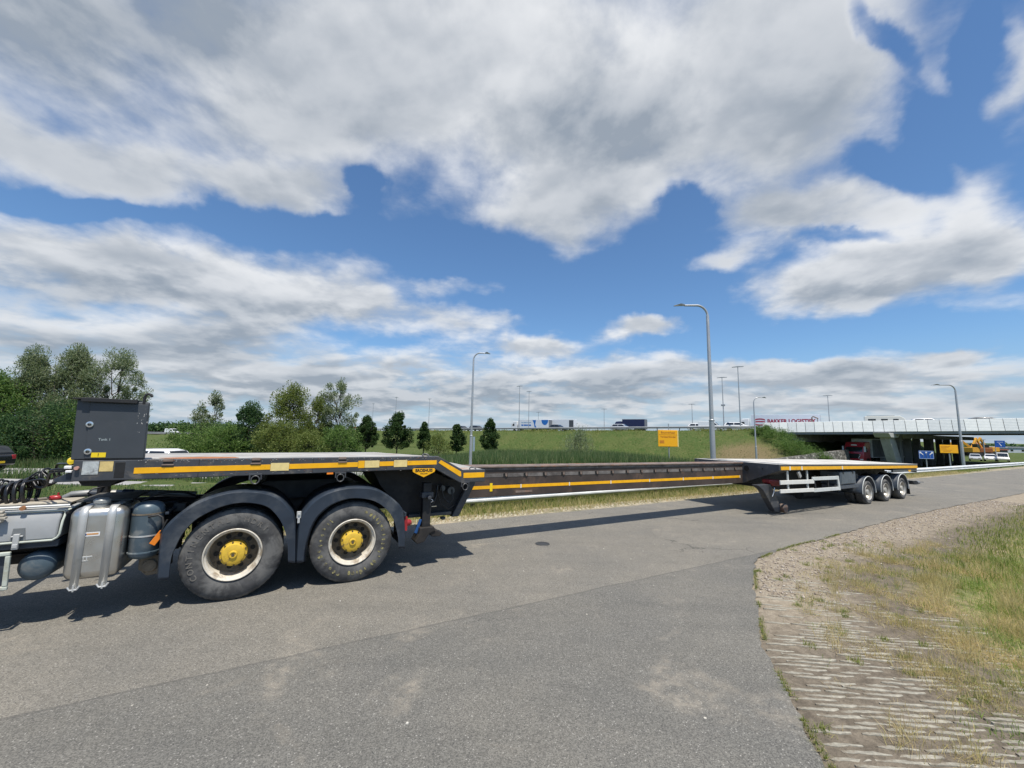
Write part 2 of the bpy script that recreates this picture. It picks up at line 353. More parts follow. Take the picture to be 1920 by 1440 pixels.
# ------------------------------------------------------------------ ground materials
def asphalt(name, old=False):
    mt, t, b = newmat(name); p = pos(t)
    vd = t.nodes.new('ShaderNodeVectorMath'); vd.operation = 'DOT_PRODUCT'; t.links.new(p, vd.inputs[0]); vd.inputs[1].default_value = (DV.x, DV.y, 0)
    vv = mth(t, 'ADD', vd.outputs['Value'], -TR_O.dot(DV))
    vw = mth(t, 'ADD', vv, mth(t, 'MULTIPLY', mth(t, 'SUBTRACT', noise(t, p, 1.3, 3), .5), .10))
    lane = rmp(t, vw, -1.66, -1.60)                                     # the joint between the old lane and the apron
    c = mixn(t, lane, (.138, .133, .121), (.170, .160, .141))
    big = noise(t, p, .55, 5, .6); c = mixn(t, rmp(t, big, .3, .72), c, mixn(t, 1., c, (1.22, 1.19, 1.14), 'MULTIPLY'))
    med = noise(t, p, 3.5, 6, .65, .5); c = mixn(t, rmp(t, med, .35, .75, 0, .5), c, mixn(t, 1., c, (.80, .81, .82), 'MULTIPLY'))
    vo = t.nodes.new('ShaderNodeTexVoronoi'); vo.inputs['Scale'].default_value = 135; t.links.new(p, vo.inputs['Vector'])
    sv = t.nodes.new('ShaderNodeSeparateColor'); t.links.new(vo.outputs['Color'], sv.inputs[0])
    c = mixn(t, 1., c, mixn(t, sv.outputs[0], (.64, .64, .64), (1.36, 1.36, 1.34)), 'MULTIPLY')
    spk = rmp(t, sv.outputs[1], .975, .99); c = mixn(t, mth(t, 'MULTIPLY', spk, .55), c, (.46, .44, .40))
    drk = rmp(t, sv.outputs[2], .90, .97); c = mixn(t, mth(t, 'MULTIPLY', drk, .5), c, (.05, .05, .05))
    vo2 = t.nodes.new('ShaderNodeTexVoronoi'); vo2.inputs['Scale'].default_value = 5.5; t.links.new(p, vo2.inputs['Vector'])
    s2 = t.nodes.new('ShaderNodeSeparateColor'); t.links.new(vo2.outputs['Color'], s2.inputs[0])
    chip = mth(t, 'MULTIPLY', rmp(t, s2.outputs[0], .94, .96), rmp(t, vo2.outputs['Distance'], .075, .05)); c = mixn(t, mth(t, 'MULTIPLY', chip, .8), c, (.60, .56, .48))
    sand = mth(t, 'MULTIPLY', rmp(t, noise(t, p, .9, 6, .6, .8), .54, .72), rmp(t, noise(t, p, 7, 5, .7), .35, .65)); c = mixn(t, mth(t, 'MULTIPLY', sand, .55), c, (.36, .315, .25))
    stx = t.nodes.new('ShaderNodeMapping'); stx.inputs['Rotation'].default_value = (0, 0, -TR_ANG); stx.inputs['Scale'].default_value = (.25, 2.6, 1); t.links.new(p, stx.inputs[0])
    trk = rmp(t, noise(t, stx.outputs[0], 1.1, 5, .6), .42, .70); c = mixn(t, mth(t, 'MULTIPLY', trk, .32), c, mixn(t, 1., c, (.72, .73, .74), 'MULTIPLY'))
    crk = t.nodes.new('ShaderNodeTexVoronoi'); crk.feature = 'DISTANCE_TO_EDGE'; crk.inputs['Scale'].default_value = .35
    wpv = t.nodes.new('ShaderNodeVectorMath'); wpv.operation = 'MULTIPLY_ADD'; t.links.new(noise(t, p, 2.5, 5, .6, 0, 1), wpv.inputs[0]); wpv.inputs[1].default_value = (.5, .5, .5); t.links.new(p, wpv.inputs[2]); t.links.new(wpv.outputs[0], crk.inputs['Vector'])
    ck = mth(t, 'MULTIPLY', rmp(t, crk.outputs['Distance'], .0045, .001), rmp(t, noise(t, p, .4, 3), .54, .60)); c = mixn(t, mth(t, 'MULTIPLY', ck, .7), c, (.045, .044, .042))
    sj = mth(t, 'MULTIPLY', rmp(t, vw, -1.65, -1.63), rmp(t, vw, -1.60, -1.62)); c = mixn(t, mth(t, 'MULTIPLY', sj, .45), c, (.07, .068, .065))
    t.links.new(c, b.inputs['Base Color']); b.inputs['Roughness'].default_value = .86; b.inputs['Specular IOR Level'].default_value = .35
    h = mth(t, 'ADD', mth(t, 'MULTIPLY', sv.outputs[0], .6), mth(t, 'MULTIPLY', noise(t, p, 60, 4), .8)); bump(t, b, h, .55, .006); return mt
def grass_ground(name):
    mt, t, b = newmat(name); p = pos(t)
    n = noise(t, p, .35, 6, .65); n2 = noise(t, p, 2.6, 6, .7, .6); n3 = noise(t, p, 14, 5, .7)
    c = mixn(t, rmp(t, n, .35, .65), (.058, .096, .024), (.090, .112, .034))
    c = mixn(t, rmp(t, n2, .46, .68, 0, .75), c, (.17, .155, .065))
    c = mixn(t, rmp(t, n3, .35, .7, 0, .6), c, (.046, .076, .018))
    # worn, bare soil on the slope beside the bridge
    d = t.nodes.new('ShaderNodeVectorMath'); d.operation = 'DISTANCE'; t.links.new(p, d.inputs[0]); d.inputs[1].default_value = (33.5, 58.5, 1.0)
    soil = mth(t, 'MULTIPLY', rmp(t, mth(t, 'ADD', d.outputs['Value'], mth(t, 'MULTIPLY', mth(t, 'SUBTRACT', n2, .5), 9)), 6.5, 3.0), rmp(t, n3, .25, .55))
    c = mixn(t, mth(t, 'MULTIPLY', soil, .85), c, (.20, .145, .085))
    t.links.new(c, b.inputs['Base Color']); b.inputs['Roughness'].default_value = .95; b.inputs['Specular IOR Level'].default_value = .15
    bump(t, b, mth(t, 'ADD', n3, mth(t, 'MULTIPLY', n2, 1.5)), .7, .09); return mt
MA_ROAD = asphalt('asphalt'); MA_GRASS = grass_ground('grass_ground')
MA_CONC = M('concrete', (.36, .35, .33), .85, var=.15, scale=1.2, dirt=(.16, .15, .13), damt=.25, dscale=.8, bmp=.2)
MA_PATH = M('path_concrete', (.30, .29, .28), .9, var=.1, scale=2)
MA_HWY = M('motorway_asphalt', (.09, .09, .09), .9, var=.1, scale=1)

# ------------------------------------------------------------------ terrain sheet
def nonuni(a, segs):
    out = [a]
    for end, step in segs:
        k = max(1, int(round((end-out[-1])/step))); out += list(np.linspace(out[-1], end, k+1)[1:])
    return np.array(out)
gx = nonuni(-3000, [(-600, 400), (-220, 38), (-80, 7), (-40, 2.), (75, .75), (110, 2.5), (220, 10), (600, 60), (3000, 400)])
gy = nonuni(-400, [(-40, 60), (0, 8), (8, 2), (24, .6), (80, .75), (130, 2), (200, 7), (420, 30), (4500, 500)])
X, Y = np.meshgrid(gx, gy); Z = ground_z(X, Y)
bumpy = np.clip((-(X-TR_O.x)*DU.y+(Y-TR_O.y)*DU.x-6)/6, 0, 1)*(np.hypot(X, Y) < 160)
Z = Z + bumpy*.10*(np.sin(X*1.3+Y*.7)*np.sin(Y*1.1-X*.4)+.6*np.sin(X*.37+1)*np.sin(Y*.43))
nx, ny = len(gx), len(gy); idx = np.arange(nx*ny).reshape(ny, nx)
Fq = np.stack([idx[:-1, :-1], idx[:-1, 1:], idx[1:, 1:], idx[1:, :-1]], -1).reshape(-1, 4)
put('ground', npmesh('ground', np.stack([X, Y, Z], -1).reshape(-1, 3), Fq, MA_GRASS, smooth=True), kind='structure')

# ------------------------------------------------------------------ road
EDGE = [(1.70, -1.5), (1.74, .6), (1.83, 1.8), (2.02, 2.78), (2.23, 3.44), (2.59, 4.36), (3.39, 5.83), (4.02, 6.88), (4.42, 7.28), (5.2, 7.86), (6.83, 8.84), (10.76, 11.26), (14.82, 13.55), (19.86, 16.25), (30, 21.9), (47, 31.4)]
def catmull(P, step):
    P = [np.array(p, float) for p in P]; out = []
    for i in range(len(P)-1):
        a, b_, c, d = P[max(i-1, 0)], P[i], P[i+1], P[min(i+2, len(P)-1)]; k = max(2, int(np.hypot(*(c-b_))/step))
        for j in range(k):
            q = j/k; out.append(.5*((2*b_)+(-a+c)*q+(2*a-5*b_+4*c-d)*q*q+(-a+3*b_-3*c+d)*q**3))
    out.append(P[-1]); return np.array(out)
EC = catmull(EDGE, .06)
def sdist(Xq, Yq, step=2):
    """distance to the road edge, positive on the verge"""
    sh = np.shape(Xq); q = np.stack([np.ravel(Xq), np.ravel(Yq)], -1); C = EC[::step]; best = np.full(len(q), 1e9); sg = np.ones(len(q))
    A = C[:-1]; D = C[1:]-A; L2 = (D**2).sum(1)
    for i in range(0, len(q), 4000):
        r = q[i:i+4000, None]-A[None]; tt = np.clip((r*D).sum(2)/L2, 0, 1); e = r-tt[..., None]*D; d2 = (e**2).sum(2); k = d2.argmin(1); ar = np.arange(len(k))
        best[i:i+4000] = np.sqrt(d2[ar, k]); cr_ = D[k, 0]*r[ar, k, 1]-D[k, 1]*r[ar, k, 0]; sg[i:i+4000] = np.where(cr_ < 0, 1, -1)
    return (best*sg).reshape(sh)
ej = EC.copy(); nrm = np.gradient(EC, axis=0); nrm = np.stack([nrm[:, 1], -nrm[:, 0]], -1); nrm /= np.linalg.norm(nrm, axis=1)[:, None]
k_ = np.arange(len(ej)); wobn = .012*np.sin(k_*.9)+.016*np.sin(k_*.23+1)+rng.normal(0, .008, len(ej)); ej = ej+nrm*wobn[:, None]
far = []
for u in np.arange(58, -60, -.25):
    p = W(u, 2.85+.015*math.sin(u*3.1)+.02*math.sin(u*1.27)+random.gauss(0, .008)); far.append((p.x, p.y))
poly = [tuple(p) for p in ej]+far+[(-60, -30), (-5, -30), (1.7, -12)]
MB().add([(p[0], p[1], 0.) for p in poly], [tuple(range(len(poly)))]).build('road', MA_ROAD, recalc=False, kind='structure')
# a worn inspection cover in the asphalt
p = W(4.75, .52)
mb = MB(); mb.cyl((0, 0, .001), (0, 0, .006), .115, n=32); mb.lathe([(.115, .001), (.115, .008), (.13, .007), (.135, .001)], ax='z', n=32)
cover = thing('manhole_cover', 'round dark iron manhole cover set in the asphalt below the beam', 'manhole cover', (p.x, p.y, 0)); mb.build('cover_plate', M('iron', (.055, .055, .055), .6, .4, bmp=.4), cover, smooth=40)

# ------------------------------------------------------------------ verge on the right
def vergemat():
    mt, t, b = newmat('verge_soil'); p = pos(t)
    at_ = t.nodes.new('ShaderNodeAttribute'); at_.attribute_name = 'edge'; e = at_.outputs['Fac']
    at2 = t.nodes.new('ShaderNodeAttribute'); at2.attribute_name = 'along'; al = at2.outputs['Fac']
    n1 = noise(t, p, 1.6, 6, .65, .6); n2 = noise(t, p, 9, 6, .7); n3 = noise(t, p, 60, 4, .6)
    sandc = mixn(t, rmp(t, n2, .3, .7), (.235, .195, .145), (.35, .30, .23))
    soil = mixn(t, rmp(t, n2, .3, .7), (.105, .088, .068), (.205, .172, .132))
    green = mixn(t, rmp(t, n1, .40, .60), mixn(t, rmp(t, n2, .35, .7), (.13, .19, .045), (.25, .25, .09)), mixn(t, rmp(t, n2, .3, .7), (.24, .19, .10), (.40, .32, .18)))
    ee = mth(t, 'ADD', e, mth(t, 'MULTIPLY', mth(t, 'SUBTRACT', n1, .5), 1.1))
    s1 = mth(t, 'MULTIPLY', rmp(t, ee, 1.35, .6), rmp(t, al, .38, .80, .05, 1.))
    c = mixn(t, s1, soil, sandc)
    c = mixn(t, mth(t, 'MULTIPLY', rmp(t, ee, 1.5, 2.6), .9), c, green)
    c = mixn(t, 1., c, mixn(t, n3, (.6, .6, .6), (1.35, 1.35, 1.35)), 'MULTIPLY')
    t.links.new(c, b.inputs['Base Color']); b.inputs['Roughness'].default_value = .95; b.inputs['Specular IOR Level'].default_value = .15
    bump(t, b, mth(t, 'ADD', mth(t, 'MULTIPLY', n2, 1.), mth(t, 'MULTIPLY', n3, .6)), .9, .02); return mt
vx = nonuni(1.2, [(7, .1), (16, .25), (50, 1)]); vy = nonuni(-2, [(9, .1), (18, .25), (34, 1)])
VX, VY = np.meshgrid(vx, vy); SD = sdist(VX, VY)
VZ = -.006+.012*np.sin(VX*5.1+VY*3.7)*np.sin(VY*4.3)*np.clip(SD-.6, 0, 1)+.05*np.clip((SD-1.0)/3, 0, 1)
VZ = np.where(SD < .02, -.02, VZ)
al = np.clip((VY-2.0)/4.5, 0, 1)
iv = np.arange(VX.size).reshape(VX.shape); Fv = np.stack([iv[:-1, :-1], iv[:-1, 1:], iv[1:, 1:], iv[1:, :-1]], -1).reshape(-1, 4)
keep = (SD.ravel()[Fv].max(1) > -.05) & (SD.ravel()[Fv].min(1) < 13); Fv = Fv[keep]
me = npmesh('verge', np.stack([VX, VY, VZ], -1).reshape(-1, 3), Fv, vergemat(), smooth=True)
for nm, arr in (('edge', SD), ('along', al)):
    a = me.attributes.new(nm, 'FLOAT', 'POINT'); a.data.foreach_set('value', arr.ravel().astype(np.float32))
verge = put('verge', me, kind='structure')
def verge_z(x, y):
    s = np.asarray(sdist(np.asarray(x), np.asarray(y), 9)); return -.006+.05*np.clip((s-1.0)/3, 0, 1)

# concrete bars of the grass pavers: rows leave the road edge at a right angle
MA_PAV = M('paver_concrete', (.285, .265, .215), .9, var=.34, scale=14, dirt=(.15, .12, .085), damt=.48, dscale=7, bmp=.5, bscale=120)
pav = []
for k in range(7):
    L = .26+.05*(k % 3); n = 7; rows = []
    top, bot = [], []
    for i in range(n):
        x = -L/2+L*i/(n-1); w = .0135*(1-.45*abs(2*i/(n-1)-1)**4)+random.gauss(0, .0022); off = .003*math.sin(i*1.1+k)+random.gauss(0, .0018)
        rows.append([(x, off-w*1.25, -.03), (x, off-w, .004+random.gauss(0, .001)), (x, off+w, .004+random.gauss(0, .001)), (x, off+w*1.25, -.03)])
    mb = MB(); mb.grid(rows); mb.add([rows[0][j] for j in range(4)], [(0, 1, 2, 3)]); mb.add([rows[-1][j] for j in range(4)], [(3, 2, 1, 0)])
    pav.append(mb.mesh('paver_bar', MA_PAV, smooth=50))
ecl = np.concatenate([[0], np.cumsum(np.hypot(*np.diff(EC, axis=0).T))])
bars = []
kk = np.argsort(EC[:400, 1]); ey_s, ex_s = EC[:400, 1][kk], EC[:400, 0][kk]
for r_, yy in enumerate(np.arange(1.3, 6.3, .060)):
    fade = float(np.clip((yy-2.6)/3.6, 0, 1)); ang = -.04-.13*fade; q = .015+(r_ % 2)*.15+random.uniform(-.02, .02); ex = float(np.interp(yy, ey_s, ex_s))
    while q < 2.6:
        L = random.choice((.27, .31, .35)); c = q+L/2
        if random.random() > .02+.80*fade**1.6+.34*max(0, (c-.75)/1.7): bars.append((ex+math.cos(ang)*c, yy+math.sin(ang)*c+random.gauss(0, .004), ang+random.gauss(0, .02), L))
        q += L+.006
def inview(b):
    x, y = to_pix((b[0], b[1], 0)) if b[1] > .6 else (0, 9e3)
    return -20 < x < 1960 and y < 1470
vis = sorted([b for b in bars if inview(b)], key=lambda b: b[0]**2+b[1]**2)
rest = vis[300:]+[b for b in bars if not inview(b)]
for i, (x, y, a, L) in enumerate(vis[:300]):
    put('paver_bar', pav[i % 7], verge, loc=(x, y, float(verge_z(x, y))+.002+random.uniform(-.005, .003)), rot=(random.gauss(0, .03), random.gauss(0, .012), a))
mb = MB()
for i, (x, y, a, L) in enumerate(rest):
    T = Matrix.Translation((x, y, float(verge_z(x, y))+.001+random.uniform(-.005, .003))) @ Matrix.Rotation(a, 4, 'Z'); me_ = pav[i % 7]; mb.add([T @ v_.co for v_ in me_.vertices], [tuple(p_.vertices) for p_ in me_.polygons])
mb.build('paver_bars', MA_PAV, verge, smooth=50, recalc=False, kind='stuff')
# loose stones along the far verge and the paver strip behind the trailer
def scatter_stones(name, P, sizes, mat, parent=None, **tg):
    base = np.array([(1, 0, 0), (-1, 0, 0), (0, 1, 0), (0, -1, 0), (0, 0, .8), (0, 0, -.5)]); tri = np.array([(0, 2, 4), (2, 1, 4), (1, 3, 4), (3, 0, 4), (2, 0, 5), (1, 2, 5), (3, 1, 5), (0, 3, 5)])
    n = len(P); a = rng.uniform(0, 6.28, n); c, s = np.cos(a), np.sin(a); sc_ = sizes[:, None]*rng.uniform(.6, 1.3, (n, 3))
    b = base[None]*sc_[:, None]*rng.uniform(.75, 1.2, (n, 6, 1)); V = np.stack([b[..., 0]*c[:, None]-b[..., 1]*s[:, None], b[..., 0]*s[:, None]+b[..., 1]*c[:, None], b[..., 2]], -1)+P[:, None]
    return put(name, npmesh(name, V.reshape(-1, 3), (tri[None]+np.arange(n)[:, None, None]*6).reshape(-1, 3), mat), parent, **tg)
def pebblemat(name, a, b_):
    mt, t, b = newmat(name); g = t.nodes.new('ShaderNodeNewGeometry'); t.links.new(mixn(t, g.outputs['Random Per Island'], a, b_), b.inputs['Base Color']); b.inputs['Roughness'].default_value = .9; return mt
MA_PEB = pebblemat('pebbles', (.22, .17, .13), (.52, .46, .40))
s_ = rng.uniform(ecl[np.argmin(abs(EC[:, 1]-5.6))], ecl[np.argmin(abs(EC[:, 0]-17))], 9000); off = np.abs(rng.normal(.40, .36, 9000))+.02
tx = np.interp(s_+.1, ecl, EC[:, 0])-np.interp(s_-.1, ecl, EC[:, 0]); ty = np.interp(s_+.1, ecl, EC[:, 1])-np.interp(s_-.1, ecl, EC[:, 1]); ln = np.hypot(tx, ty)
P = np.stack([np.interp(s_, ecl, EC[:, 0])+ty/ln*off, np.interp(s_, ecl, EC[:, 1])-tx/ln*off, np.full(9000, .0)], -1)
scatter_stones('gravel', P, rng.gamma(2.2, .006, 9000)*.55+.002, MA_PEB, kind='stuff', label='pale loose gravel along the curved road edge', category='gravel')
P = np.stack([rng.uniform(-3, 6, 150), rng.uniform(1.8, 8, 150), np.full(150, .001)], -1); P = P[sdist(P[:, 0], P[:, 1]) < -.05]
scatter_stones('grit', P, rng.gamma(2, .0028, len(P))+.002, pebblemat('grit', (.30, .28, .25), (.6, .57, .5)), kind='stuff', label='pale grit scattered over the asphalt apron', category='grit')
mb = MB()
rows = [[tuple(W(u, v_, z_)) for v_, z_ in ((2.80, -.012), (3.2, -.012), (3.55, -.018), (3.9, -.06))] for u in np.arange(-30, 60, .5)]
MB().grid(rows).build('shoulder', M('shoulder_sand', (.30, .255, .18), .95, var=.35, scale=3, dirt=(.13, .13, .06), damt=.45, dscale=2.5, bmp=.5, bscale=25), recalc=False, kind='structure')
for u in np.arange(-12, 30, .135):
    for v0 in (2.95, 3.27):
        if random.random() < .12: continue
        a = W(u+random.gauss(0, .01), v0+random.uniform(-.03, .03), .0); b_ = W(u+.16, v0+.25, .0); mb.bar((a.x, a.y, -.02), (b_.x, b_.y, -.02), .055, .03)
mb.build('far_paver_strip', M('far_paver', (.40, .36, .26), .9, var=.3, scale=10, dirt=(.2, .17, .1), damt=.4, dscale=6), recalc=False, kind='stuff', label='cream concrete paver bars edging the road behind the trailer', category='pavers')
# side path and side road on the left
MB().box(-90, -12, 19.1, 20.5, -.2, .0).build('path', MA_PATH, kind='structure').location.z = gz(-20, 19.8)+.06
rows = [[(x, y, gz(x, 24.5)+.05) for y in (22.6, 27)] for x in np.arange(-90, 6, 3)]
MB().grid(rows).build('side_road', MA_PATH, recalc=False, kind='structure')
# motorway carriageway
rows = []
for t_ in list(np.arange(-58, 112, 4))+list(np.arange(112, 400, 12)):
    z = float(np.interp(t_, HZ_T, HZ_Z))+.04+(.75 if t_ < -2 else 0)*0
    b0 = (HA-HDIR*t_) if t_ <= 112 else B_END+B_DIR*(t_-112); n_ = HN if t_ <= 112 else B_N
    rows.append([(*(b0+n_*s), z) for s in (1.5, 22, 44)])
MB().grid(rows).build('motorway', MA_HWY, recalc=False, kind='structure')

# ------------------------------------------------------------------ vehicle materials
DUST = (.23, .20, .155)
MV_DARK = M('trailer_paint', (.052, .056, .064), .45, var=.2, scale=3, dirt=(.14, .125, .105), damt=.30, dscale=5, bmp=.05)
MV_BLACK = M('chassis_black', (.014, .014, .015), .62, var=.3, scale=4, dirt=(.05, .045, .038), damt=.25, dscale=5)
MV_BEAM = M('beam_brown', (.058, .042, .035), .55, var=.3, scale=1.8, dirt=(.12, .075, .05), damt=.28, dscale=2.2, bmp=.1)
MV_RUST = M('worn_steel', (.19, .145, .12), .65, .15, var=.35, scale=5, dirt=(.26, .11, .05), damt=.3, dscale=4, bmp=.2)
MV_WORN = M('scuffed_band', (.16, .145, .135), .6, var=.4, scale=3.2, dirt=(.06, .05, .045), damt=.45, dscale=2.6, bmp=.2)
MV_DECK = M('deck_plate', (.36, .35, .33), .75, var=.2, scale=2.2, dirt=(.30, .15, .07), damt=.22, dscale=1.6, bmp=.3, bscale=30)
MV_YEL = M('reflective_yellow', (.90, .45, .010), .35, var=.08, scale=7, dirt=(.42, .22, .03), damt=.14, dscale=9)
MV_TAPE = M('pale_reflector', (.78, .62, .27), .35, var=.08, scale=20, dirt=(.4, .3, .14), damt=.1)
MV_WHITE = M('white_paint', (.74, .73, .68), .5, var=.06, scale=5, dirt=(.35, .32, .26), damt=.2, dscale=5)
MV_MUD = M('mudguard_plastic', (.022, .032, .048), .46, var=.22, scale=2.6, dirt=(.085, .093, .102), damt=.40, dscale=1.9, bmp=.06, bscale=40)
MV_TYRE = M('tyre_rubber', (.055, .055, .056), .86, var=.3, scale=6, dirt=(.150, .147, .140), damt=.62, dscale=4.5, bmp=.25, bscale=60)
MV_LET = M('raised_rubber', (.15, .14, .125), .85, var=.2)
MV_RIM = M('rim_white', (.62, .575, .49), .5, var=.12, scale=6, dirt=(.22, .165, .105), damt=.38, dscale=6)
MV_DISC = M('rim_brown', (.19, .155, .11), .75, var=.3, scale=9, dirt=(.03, .025, .02), damt=.3, dscale=9, bmp=.2)
MV_HUB = M('hub_yellow', (.66, .43, .045), .4, var=.1, scale=12, dirt=(.25, .16, .06), damt=.22, dscale=14)
MV_ALU = M('tank_aluminium', (.56, .545, .51), .34, .88, var=.10, scale=3, dirt=(.34, .31, .25), damt=.20, dscale=2.2, bmp=.03, bscale=9)
MV_STRAP = M('steel_strap', (.62, .62, .60), .45, .45, var=.06, dirt=(.4, .37, .3), damt=.15)
MV_AIR = M('air_tank_blue', (.085, .12, .145), .38, var=.15, scale=4, dirt=(.28, .29, .28), damt=.25, dscale=4)
MV_GREYP = M('grey_plastic', (.30, .31, .315), .6, var=.08, scale=3, dirt=(.36, .34, .29), damt=.3, dscale=3)
MV_PALE = M('pale_edge', (.50, .53, .46), .6, var=.1, dirt=(.3, .28, .2), damt=.2)
MV_BEIGE = M('dusty_plate', (.42, .38, .31), .8, var=.2, scale=5, dirt=(.2, .17, .13), damt=.3)
MV_RED = M('red_plastic', (.34, .025, .03), .35, var=.15)
MV_REDD = M('faded_red', (.20, .014, .018), .5, var=.2)
MV_ORA = M('orange_lamp', (.85, .24, .02), .3, var=.1)
MV_HOSE = M('hose_black', (.011, .011, .012), .36, var=.2)
MV_BLK = M('print_black', (.01, .01, .01), .6, var=.1)
MV_BLUE = M('blue_handle', (.02, .08, .24), .45, var=.1)
MV_CHR = M('bright_latch', (.75, .75, .74), .2, .9, var=.05)
MV_SILV = M('silver_rim', (.48, .46, .42), .42, .45, var=.1, scale=6, dirt=(.25, .22, .17), damt=.22, dscale=8)
MV_WHT = M('plain_white', (.80, .80, .79), .5, var=.03)

# ------------------------------------------------------------------ tractor unit
truck = thing('tractor_unit', 'dark blue-grey two-axle rear end of a tractor unit with yellow hubs', 'truck', TR_O, TR_ANG)
mb = MB()
for v0 in (.86, 1.60):
    mb.box(-4.2, 2.0, v0, v0+.08, .78, 1.03)
for u in (-3.4, -2.3, -1.2, -.2, .68, 1.6, 1.95): mb.box(u, u+.08, .94, 1.60, .82, .98)
mb.build('chassis_member', MV_BLACK, truck, bevel=.006, explode=True)
mb = MB()
for u in (0, 1.34): mb.cyl((u, .35, .525), (u, 2.15, .525), .085, n=14); mb.lathe([(.02, -.2), (.16, -.17), (.2, 0), (.16, .17), (.02, .2)], (u, 1.25, .53), 'x', 20)
mb.box(-.5, 1.85, .93, 1.0, .62, .74); mb.box(-.5, 1.85, 1.5, 1.57, .62, .74)
for u in (.35, .95): mb.cyl((u, .62, .55), (u, .62, .95), .11, n=16)
mb.build('axle_part', MV_BLACK, truck, smooth=35, explode=True)
mb = MB(); mb.prism([(.1, 1.03), (.1, 1.22), (.25, 1.30), (1.25, 1.30), (1.55, 1.16), (1.55, 1.03)], .72, 1.78); mb.build('fifth_wheel', MV_BLACK, truck, bevel=.02)
# wheels
RW = .525
tp = [(.285, .075), (.292, .03), (.33, .004), (.40, -.006), (.455, .002), (.492, .018), (.512, .034), (.524, .046), (RW, .085), (RW, .118), (.511, .12), (.511, .132), (RW, .134), (RW, .172), (.511, .174), (.511, .186), (RW, .188), (RW, .232), (.512, .27), (.46, .302), (.36, .304), (.29, .26)]
def tread(i, j, r, h):
    if i == 7 and (j//2) % 2: return r-.004, h+.002
    if i == 8 and (j//2) % 2: return r-.008, h
    return r, h
TYRE = MB().lathe(tp, n=192, mod=tread).mesh('tyre', MV_TYRE, smooth=28)
RIM = MB().lathe([(.296, .075), (.302, .030), (.299, .006), (.292, .000), (.284, .004), (.279, .022), (.264, .030), (.256, .050), (.250, .205), (.262, .25), (.28, .28)], n=64).mesh('rim', MV_RIM, smooth=40)
mb = MB(); mb.lathe([(.2505, .200), (.230, .212), (.205, .216), (.165, .214), (.150, .19), (.142, .17), (.10, .17)], n=60)
DISC = mb.mesh('wheel_disc', MV_DISC, smooth=35)
mb = MB()
for k in range(10):
    a = 2*math.pi*k/10+.3; mb.lathe([(.0, .2100), (.024, .2100), (.028, .2090)], (.187*math.cos(a), 0, .187*math.sin(a)), n=14)
HOLES = mb.mesh('hand_holes', MV_BLK)
mb = MB(); mb.lathe([(.140, .210), (.140, .060), (.138, .045), (.128, .043), (.122, .040), (.112, .020), (.085, .012), (.045, .010), (.040, -.004), (.030, -.006), (.026, .000), (.0, .001)], n=48)
HUBC = mb.mesh('hub_cap', MV_HUB, smooth=30)
mb = MB()
for k in range(10):
    a = 2*math.pi*k/10; mb.cyl((.133*math.cos(a), .046, .133*math.sin(a)), (.133*math.cos(a), .034, .133*math.sin(a)), .0105, n=6)
mb.cyl((0, .004, 0), (0, -.008, 0), .017, n=12)
HBOLT = mb.mesh('hub_bolts', M('bolt_dark', (.12, .09, .05), .6, .3), smooth=30)
def ring_text(body, a0, a1, rad, size, mat):
    """letters standing round a tyre wall, read clockwise from a0 to a1 (degrees)"""
    out = []; k = len(body)
    for i, ch in enumerate(body):
        if ch == ' ': continue
        me_ = text_mesh(ch, size, mat, .0018, .0012); a = R(a0+(a1-a0)*(i+.5)/k)
        out.append((me_, Matrix.Translation((rad*math.cos(a), -.0055, rad*math.sin(a))) @ Matrix.Rotation(-(a-math.pi/2), 4, 'Y') @ Matrix.Rotation(R(90), 4, 'X')))
    return out
LET1 = ring_text('CONTINENTAL', 217, 96, .412, .085, MV_LET); LET1b = ring_text('HDR1', 80, 36, .412, .085, MV_LET)
def yellowwall():
    mt, t, b = newmat('faded_yellow_lettering'); o = objc(t)
    n = rmp(t, noise(t, o, 26, 5, .7), .40, .60); c = mixn(t, n, (.075, .07, .06), (.34, .30, .12)); t.links.new(c, b.inputs['Base Color']); b.inputs['Roughness'].default_value = .85; return mt
MV_YW = yellowwall()
mb = MB()
for a0, a1, n_ in ((72, -55, 15), (252, 128, 13), (300, 262, 5)):
    for k in range(n_):
        a = R(a0+(a1-a0)*(k+random.uniform(.3, .7))/n_); rr = .405+random.gauss(0, .006); hh = random.uniform(.022, .036); ww = random.uniform(.010, .026); cs, sn = math.cos(a), math.sin(a); P_ = []
        for q in range(7):
            b_ = 2*math.pi*q/7; dr_, dt_ = hh*math.sin(b_)*random.uniform(.6, 1.1), ww*math.cos(b_)*random.uniform(.6, 1.1); P_.append((rr*cs+dr_*cs-dt_*sn, rr*sn+dr_*sn+dt_*cs))
        mb.prism(P_, -.0068, -.004)
WORN = mb.mesh('worn_lettering', MV_YW)
def drive_wheel(u, letters, spin, flip=False):
    w = put('wheel', RIM, truck, loc=(u, 0 if not flip else 2.5, RW), rot=(0, spin, 0 if not flip else math.pi))
    put('tyre', TYRE, w); put('wheel_disc', DISC, w); put('hub_cap', HUBC, w); put('hub_bolts', HBOLT, w, kind='stuff'); put('hand_holes', HOLES, w, kind='stuff')
    for l in letters:
        for me_, T in l: put('tyre_letter', me_, w).matrix_local = Matrix.Rotation(-spin, 4, 'Y') @ T
    t2 = put('inner_tyre', TYRE, w); t2.location = (0, .335, 0)
    return w
drive_wheel(0, (LET1, LET1b), .2); w2 = drive_wheel(1.34, (), .9); put('worn_lettering', WORN, w2, kind='stuff').rotation_euler = (0, -.9, 0)
drive_wheel(0, (), .5, True); drive_wheel(1.34, (), 1.1, True)
